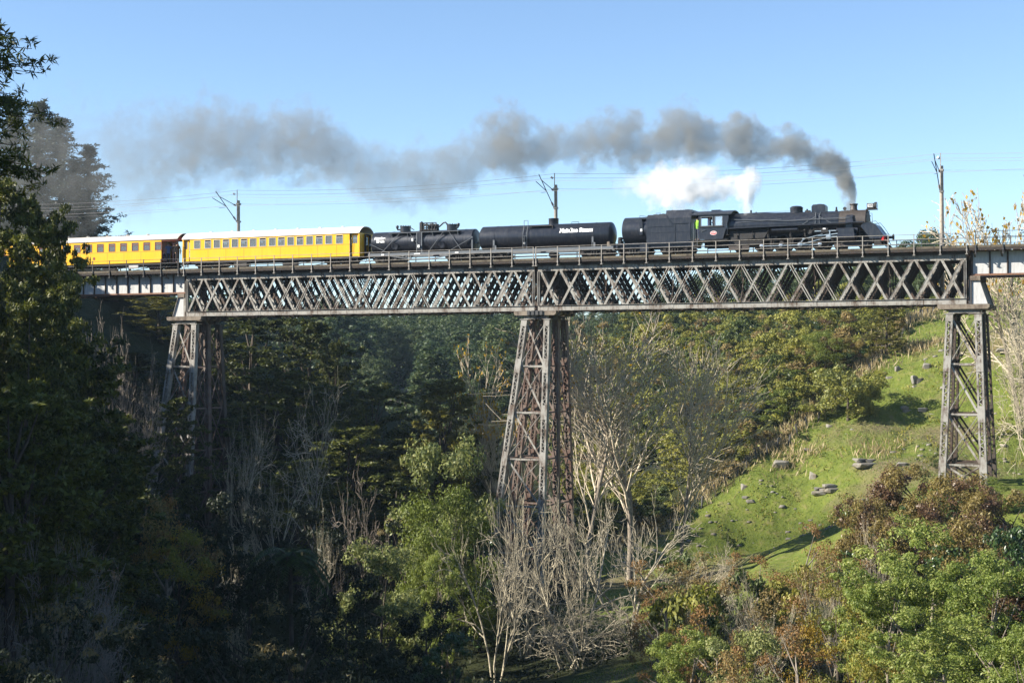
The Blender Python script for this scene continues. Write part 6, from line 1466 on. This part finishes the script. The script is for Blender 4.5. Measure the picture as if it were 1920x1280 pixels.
# ---------------------------------------------------------------- rocks
M['rock'] = weathered('limestone', (0.25, 0.24, 0.21), (0.12, 0.105, 0.085), .42, .6, 1.0, .9, (0.30, 0.25, 0.17))
import bmesh
def rock_mesh(seed, slabs):
    """angular limestone: a few broken slabs piled into one outcrop"""
    rng = np.random.default_rng(seed); bm = bmesh.new()
    for k in range(slabs):
        c_ = np.array([rng.normal()*.42, rng.normal()*.25, -.35 + .55*k/max(1, slabs-1)]) if slabs > 1 else np.zeros(3); s_ = np.array([.9, .75, .42 if slabs > 1 else .75])*(1.05-.45*k/max(1, slabs))*rng.uniform(.75, 1.1, 3)
        vs = [bm.verts.new(c_ + s_*np.sign(q)*np.abs(q)**.45*rng.uniform(.75, 1.05)) for q in runit(26, rng)]
        r = bmesh.ops.convex_hull(bm, input=vs); bmesh.ops.delete(bm, geom=[v for v in r['geom_interior'] if isinstance(v, bmesh.types.BMVert)], context='VERTS')
    me = bpy.data.meshes.new("rock"); bm.to_mesh(me); bm.free(); me.materials.append(M['rock']); return me
RM = [rock_mesh(i+3, f) for i, f in enumerate((3, 2, 4, 2, 1))]
RL = ["pale rock outcrop above the pasture, left of the right pier", "upright pale rock under dry grass left of the right pier", "second upright rock beside it under the dry grass", "round pale rock left of the upright rocks", "long flat rock ledge half way to the right pier", "pale rock ledge joined to the long flat one", "tan rock ledge running across the lower pasture", "tan rock ledge left of the longest one", "dark tilted boulder on the lower pasture", "low flat rock below the tan ledge", "broken flat rocks at the lower pasture", "small pale rock on the mid pasture", "small boulder at the left of the pasture", "dark earth clod on the lower pasture", "flat rock right of the right pier near the top", "grey rock right of the right pier, mid slope", "small rock beside the large rounded bush", "pale stone below the large rounded bush", "flat rock near the right pier's upper legs", "low ledge right of the tan rock ledge"]
for i, (px, py, w_, h_) in enumerate([(1660, 712, 26, 18), (1690, 695, 26, 34), (1722, 712, 44, 50), (1745, 690, 30, 28), (1735, 775, 46, 24), (1705, 772, 34, 20), (1625, 862, 90, 22), (1478, 872, 60, 34), (1525, 900, 30, 24), (1570, 915, 60, 20), (1545, 920, 56, 18), (1520, 845, 30, 12), (1400, 945, 26, 14), (1395, 918, 22, 16), (1880, 600, 50, 16), (1890, 660, 44, 18), (1555, 800, 22, 14), (1600, 806, 16, 10), (1850, 690, 40, 12), (1700, 872, 40, 18)]):
    h = hit(px, py, 100)
    if h is None: continue
    P, d = h; s = w_/FPX*d/2.8; sz = max(h_/FPX*d/1.3, .5*s)
    o = obj("rock", RM[4 if i in (8, 13, 16) else i % 4], None, (P[0], P[1], P[2]-sz*.22), R_.uniform(-.5, .5)+TH, (s, s*.9, sz)); tag(o, RL[i], "rock", "rocks on the pasture")
# rock face across the gorge
for px, py, w_, h_, lab in [(745, 748, 60, 60, "pale rock face at the foot of the blue hillside"), (775, 735, 40, 44, "smaller pale rock face beside the first")]:
    h = hit(px, py+10, 200, 500)
    if h is not None:
        P, d = h; s = w_/FPX*d/1.6; o = obj("cliff", RM[2], None, P, TH, (s, s*.5, h_/FPX*d/1.2)); tag(o, lab, "rock face")
h = hit(1708, 556, 150, 420)
if h is not None:
    for dx, nm in ((0, "pale rock seen through the right end of the truss"), (12, "second pale rock seen through the right end of the truss")):
        P, d = hit(1700+dx, 556, 150, 420); o = obj("rock", RM[1], None, P, .3*dx, (1.0, .8, 1.5)); tag(o, nm, "rock")
# loose stones, dry grass, pasture grass, undergrowth
rng = np.random.default_rng(3)
def scatter(n, u0, u1, v0, v1, cond):
    u = rng.uniform(u0, u1, n); v = rng.uniform(v0, v1, n); p = paddock(u, v); k = cond(p, u, v); u, v = u[k], v[k]; z = ground_uv(u, v)
    return np.c_[CAM[0]+RT[0]*u+FW[0]*v, CAM[1]+RT[1]*u+FW[1]*v, z], u, v
def stuff(name, V, F, mat, label): return tag(obj(name, arr_mesh(name, V, F, [mat])), label, kind="stuff")
P, u, v = scatter(4200, 8, 80, 140, 215, lambda p, u, v: (p > .6) & (vnoise(u/7, v/9, 21) > .55)); n = len(P)
s = .05 + .26*rng.random(n)**3; o8 = np.array([[-1,-1,-1],[1,-1,-1],[1,1,-1],[-1,1,-1],[-.7,-.7,.6],[.7,-.7,.8],[.7,.7,.7],[-.7,.7,.5]])
V = (P[:, None] + o8[None]*s[:, None, None]*np.array([1.3, 1.1, .6])*(.7+.6*rng.random((n, 8, 1)))).reshape(-1, 3)
f6 = np.array([(0,3,2,1),(4,5,6,7),(0,1,5,4),(1,2,6,5),(2,3,7,6),(3,0,4,7)]); F = (np.arange(n)[:, None, None]*8 + f6[None]).reshape(-1, 4)
stuff("loose_stones", V, F, M['rock'], "loose pale stones scattered over the pasture")
def blades(P, h, w_, rng, lean=.5):
    n = len(P); D = unit(np.c_[rng.normal(size=(n, 2))*lean, np.ones(n)]); Nn = runit(n, rng); l = h*(.6+.8*rng.random(n)); return quads(P + D*l[:, None]*.45, D, Nn, l, w_)
P, u, v = scatter(90000, 4, 78, 146, 215, lambda p, u, v: (p > .4) & (rng.random(len(u)) < .25 + .75*vnoise(u/2.5, v/2.5, 31)))
V, F = blades(P, .17, .10, rng, .9); stuff("pasture_grass", V, F, L['grass'], "short green pasture grass on the hillside")
P, u, v = scatter(52000, 4, 78, 146, 215, lambda p, u, v: (p > .5) & (vnoise(u/1.3, v/1.6, 33) > .70) & (vnoise(u/9, v/9, 34) > .35)); V, F = blades(P, .38, .11, rng, .6); stuff("rough_tussocks", V, F, L['scruby'], "rough yellowish tussocks scattered through the pasture")
P, u, v = scatter(5000, 1, 14, 77, 91, lambda p, u, v: p > .4); V, F = blades(P, .14, .05, rng, .8); stuff("bank_grass", V, F, L['grass'], "short green grass on the stream bank at the bottom")
PP = []
for i in range(len(FENCE)-1):
    (a, _, d0), (b_, _, d1) = FENCE[i], FENCE[i+1]
    for q in range(520 if i not in (0,) else 500):
        t = rng.random(); d = d0+(d1-d0)*t + rng.normal()*1.1 + .6; PP.append(((a+(b_-a)*t-960)/FPX*(d0+(d1-d0)*t) + rng.normal()*.4, d))
for px, py, n_, sp in ((1722, 655, 500, 2.0), (1700, 600, 350, 2.5), (1490, 862, 260, 1.6), (1640, 850, 160, 1.5), (1620, 700, 160, 1.5), (1900, 640, 160, 2), (1650, 640, 200, 2)):
    h = hit(px, py, 100)
    if h is not None: a, b_ = to_uv(h[0][0], h[0][1]); PP += [(float(a)+rng.normal()*sp, float(b_)+rng.normal()*sp*.8) for _ in range(n_)]
PP = np.array(PP); P = np.c_[CAM[0]+RT[0]*PP[:, 0]+FW[0]*PP[:, 1], CAM[1]+RT[1]*PP[:, 0]+FW[1]*PP[:, 1], ground_uv(PP[:, 0], PP[:, 1])]
V, F = blades(P, .95, .10, rng, .4); stuff("dry_grass", V, F, L['drygrass'], "long straw-coloured dry grass along the fence and rocks")
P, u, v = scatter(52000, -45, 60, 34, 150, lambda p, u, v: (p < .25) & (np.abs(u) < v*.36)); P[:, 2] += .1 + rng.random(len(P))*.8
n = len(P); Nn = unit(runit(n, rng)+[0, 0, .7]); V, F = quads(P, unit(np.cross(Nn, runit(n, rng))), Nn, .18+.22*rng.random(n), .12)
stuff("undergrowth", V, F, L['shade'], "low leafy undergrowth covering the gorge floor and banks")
P, u, v = scatter(26000, 4, 70, 150, 330, lambda p, u, v: (p < .25) & (u > v*.04)); P[:, 2] += .1 + rng.random(len(P))*1.2
n = len(P); Nn = unit(runit(n, rng)+[0, 0, .7]); V, F = quads(P, unit(np.cross(Nn, runit(n, rng))), Nn, .30+.35*rng.random(n), .2)
stuff("hill_undergrowth", V, F, L['scrubg'], "low green undergrowth between the hillside shrubs")
P, u, v = scatter(60000, -110, 80, 215, 520, lambda p, u, v: (p < .25) & (np.abs(u) < v*.34)); P[:, 2] += .3 + rng.random(len(P))*2.5
n = len(P); Nn = unit(runit(n, rng)+[0, 0, .7]); V, F = quads(P, unit(np.cross(Nn, runit(n, rng))), Nn, .55+.5*rng.random(n), .4)
stuff("forest_canopy", V, F, L['far'], "low forest growth between the trees of the far hills")
# farm fence
ff = thing("farm_fence", uvz(_fu[3], _fv[3], float(ground_uv(_fu[3], _fv[3])[0])), "post and wire farm fence along the edge of the pasture", "fence")
pts = []
for i in range(len(FENCE)-1):
    nseg = 5
    for j in range(nseg): t = j/nseg; pts.append((_fu[i]+(_fu[i+1]-_fu[i])*t, _fv[i]+(_fv[i+1]-_fv[i])*t - 1.0))
tops = []
for u_, v_ in pts:
    g = uvz(u_, v_, float(ground_uv(u_, v_)[0])); tp = g + np.array([R_.uniform(-.3, .3), R_.uniform(-.15, .15), 1.15]); tops.append((g, tp))
    MB().bar(g-[0, 0, .3], tp, .15, .15).build("fence_post", M['postdark'], ff)
for f in (.35, .65, .92): MB().tube([g+(t-g)*f for g, t in tops], .008, 4).build("fence_wire", M['wire'], ff)
# ---------------------------------------------------------------- smoke and steam: volumes whose density follows the plume
def plume(name, prof, ypl, label, color, absorb, dens_scale, nscale, ymul, ymax, gain, namp, aniso=0.0, grow_=1.22, swl=.9):
    """prof rows: (px, top row, bottom row, density) of the plume in the vertical plane y = ypl, right to left"""
    X = []; ZT = []; ZB = []; DN = []
    for px, t, b_, dn in prof:
        a = at_y(px, t, ypl); c_ = at_y(px, b_, ypl); X.append(a[0]); ZT.append(a[2]); ZB.append(c_[2]); DN.append(dn)
    X = np.array(X); ZT = np.array(ZT); ZB = np.array(ZB); DN = np.array(DN); x0, x1 = X[0], X[-1]
    ZM = (ZT+ZB)/2; HH = (ZT-ZB)/2*grow_ + .12; zlo, zhi = ZM.min(), ZM.max(); hmax = HH.max()
    m = bpy.data.materials.new(name); m.use_nodes = True; t = m.node_tree; t.nodes.clear()
    out = t.nodes.new("ShaderNodeOutputMaterial"); pv = t.nodes.new("ShaderNodeVolumePrincipled"); t.links.new(pv.outputs[0], out.inputs["Volume"])
    pv.inputs["Color"].default_value = (*color, 1); pv.inputs["Absorption Color"].default_value = (*absorb, 1); pv.inputs["Anisotropy"].default_value = aniso
    geo = t.nodes.new("ShaderNodeNewGeometry"); P = geo.outputs["Position"]
    def mth(op, a, b_=None, c_=None):
        n = t.nodes.new("ShaderNodeMath"); n.operation = op
        for i, x in enumerate((a, b_, c_)):
            if x is None: continue
            if hasattr(x, 'is_output'): t.links.new(x, n.inputs[i])
            else: n.inputs[i].default_value = x
        return n.outputs[0]
    # swirl the sampling point so that edges billow
    wn = t.nodes.new("ShaderNodeTexNoise"); wn.inputs["Scale"].default_value = nscale*.55; wn.inputs["Detail"].default_value = 2; t.links.new(P, wn.inputs["Vector"])
    sep0 = t.nodes.new("ShaderNodeSeparateXYZ"); t.links.new(P, sep0.inputs[0]); sw = t.nodes.new("ShaderNodeSeparateXYZ"); t.links.new(wn.outputs["Color"], sw.inputs[0])
    xx = sep0.outputs[0]
    u = mth('DIVIDE', mth('SUBTRACT', x0, xx), float(x0-x1)); 
    def curve(vals, lo, hi):
        n = t.nodes.new("ShaderNodeFloatCurve"); c_ = n.mapping.curves[0]
        us = (x0-X)/(x0-x1); vv = (np.array(vals)-lo)/(hi-lo)
        c_.points[0].location = (us[0], vv[0]); c_.points[1].location = (us[-1], vv[-1])
        for a, b_ in zip(us[1:-1], vv[1:-1]): c_.points.new(float(a), float(b_))
        for p in c_.points: p.handle_type = 'AUTO_CLAMPED'
        n.mapping.update(); t.links.new(u, n.inputs["Value"])
        return mth('MULTIPLY_ADD', n.outputs[0], float(hi-lo), float(lo))
    zm = curve(ZM, zlo, zhi+1e-3); hh = curve(HH, 0, hmax); dn = curve(DN, 0, 1)
    zz = mth('ADD', sep0.outputs[2], mth('MULTIPLY', mth('MULTIPLY', mth('SUBTRACT', sw.outputs[0], .5), hh), swl))
    yy = mth('ADD', sep0.outputs[1], mth('MULTIPLY', mth('MULTIPLY', mth('SUBTRACT', sw.outputs[1], .5), hh), swl))
    v = mth('DIVIDE', mth('SUBTRACT', zz, zm), hh)
    ry = mth('MINIMUM', mth('MULTIPLY', hh, ymul), ymax)
    w_ = mth('DIVIDE', mth('SUBTRACT', yy, ypl), ry)
    r = mth('SQRT', mth('ADD', mth('MULTIPLY', v, v), mth('MULTIPLY', w_, w_)))
    n1 = t.nodes.new("ShaderNodeTexNoise"); n1.inputs["Scale"].default_value = nscale; n1.inputs["Detail"].default_value = 6; n1.inputs["Roughness"].default_value = .64; t.links.new(P, n1.inputs["Vector"])
    e = mth('ADD', mth('SUBTRACT', 1.0, r), mth('MULTIPLY', mth('SUBTRACT', n1.outputs["Fac"], .5), namp))
    d = mth('MULTIPLY', e, gain); cl = t.nodes.new("ShaderNodeClamp"); t.links.new(d, cl.inputs[0])
    d2 = mth('MULTIPLY', cl.outputs[0], dn)
    ins = mth('MULTIPLY', mth('GREATER_THAN', u, 0.0), mth('LESS_THAN', u, 1.0))
    t.links.new(mth('MULTIPLY', mth('MULTIPLY', d2, ins), dens_scale), pv.inputs["Density"])
    m.cycles.volume_step_rate = .10 if x0-x1 > 40 else .25
    b = MB(); pts = []; vs = []; fs = []; k = 12
    for i in range(len(X)):
        h = HH[i]*1.45+.15; y_ = min(HH[i]*ymul, ymax)*1.5+.15
        for j in range(k): a = 2*math.pi*j/k; vs.append((X[i], ypl+math.cos(a)*y_, ZM[i]+math.sin(a)*h))
    for i in range(len(X)-1):
        for j in range(k): j2 = (j+1) % k; fs.append((i*k+j, (i+1)*k+j, (i+1)*k+j2, i*k+j2))
    fs.append(tuple(range(k))); fs.append(tuple((len(X)-1)*k+j for j in range(k-1, -1, -1)))
    b._add(vs, fs); o = b.build(name, m, origin=(float(X[len(X)//2]), ypl, float(ZM[len(X)//2])))
    return o
SM = [(1605,352,382,0.900),(1600,330,384,1.000),(1592,310,384,1.000),(1582,295,372,1.000),(1570,284,348,0.950),(1555,275,335,0.900),(1540,268,325,0.850),(1520,260,318,0.800),(1500,248,312,0.750),(1480,241,308,0.720),(1460,246,305,0.680),(1440,248,306,0.640),(1420,230,308,0.620),(1400,214,310,0.620),
      (1380,212,305,0.580),(1350,224,300,0.520),(1320,215,302,0.480),(1290,200,305,0.460),(1255,206,306,0.440),(1220,226,308,0.420),(1160,210,312,0.400),(1110,228,310,0.380),(1050,236,312,0.351),(1000,228,318,0.343),(960,210,328,0.355),(920,218,325,0.311),(890,248,340,0.243),
      (850,258,370,0.229),(800,272,385,0.189),(750,276,388,0.167),(700,268,382,0.162),(660,255,362,0.182),(620,226,345,0.208),(580,206,336,0.233),(540,206,332,0.220),(500,208,335,0.193),(450,196,335,0.180),(400,190,345,0.167),(350,190,345,0.180),(300,200,390,0.124),(260,200,405,0.099),(220,212,400,0.087),(180,205,430,0.056),(120,195,440,0.053),(60,205,445,0.056),(0,220,445,0.056),(-80,230,445,0.056)]
s_ = plume("smoke", SM, 2.3, "", (.32, .325, .31), (.05, .05, .05), 1.5, .66, .8, 2.8, 2.6, 3.1, 0, 1.08)
tag(s_, "long plume of dark grey smoke trailing from the chimney back over the train", "smoke", kind="thing")
ST = [(1430,328,348,.5),(1422,314,356,.9),(1414,311,362,1),(1409,312,372,1),(1407,318,396,1),(1403,322,397,1),(1399,327,386,1),(1388,330,380,1),(1376,332,372,1),(1360,329,370,1),(1340,319,374,1),(1310,317,382,1),(1280,309,388,1),(1255,314,390,.9),(1230,319,384,.7),(1205,324,374,.5),(1185,331,366,.3),(1150,336,362,.12)]
s_ = plume("steam", ST, 2.0, "", (.99, .99, .99), (0, 0, 0), 1.5, 1.0, .8, 1.8, 1.3, 2.6, 0, 1.15, .6)
tag(s_, "bright white cloud of steam above the cab and boiler", "steam", kind="thing")
# ---------------------------------------------------------------- air
HZ = bpy.data.materials.new("air"); HZ.use_nodes = True; HZ.node_tree.nodes.clear(); t = HZ.node_tree
o_ = t.nodes.new("ShaderNodeOutputMaterial"); pv = t.nodes.new("ShaderNodeVolumePrincipled"); t.links.new(pv.outputs[0], o_.inputs["Volume"])
pv.inputs["Color"].default_value = (.60, .80, 1.0, 1); pv.inputs["Density"].default_value = 0.0001
zlo_, zhi_ = float(ZZ.min())-1.0, max(float(ZZ.max())+1.0, 44.0)
q_ = [uvz(a, b_, 0) for a, b_ in ((-990, -440), (990, -440), (990, 1545), (-990, 1545))]
hb_ = MB(); hb_._add([(p[0], p[1], zlo_) for p in q_] + [(p[0], p[1], zhi_) for p in q_], [(0,3,2,1),(4,5,6,7),(0,1,5,4),(1,2,6,5),(2,3,7,6),(3,0,4,7)])
tag(hb_.build("haze", HZ), "thin blue air between the camera and the far hills", kind="stuff")
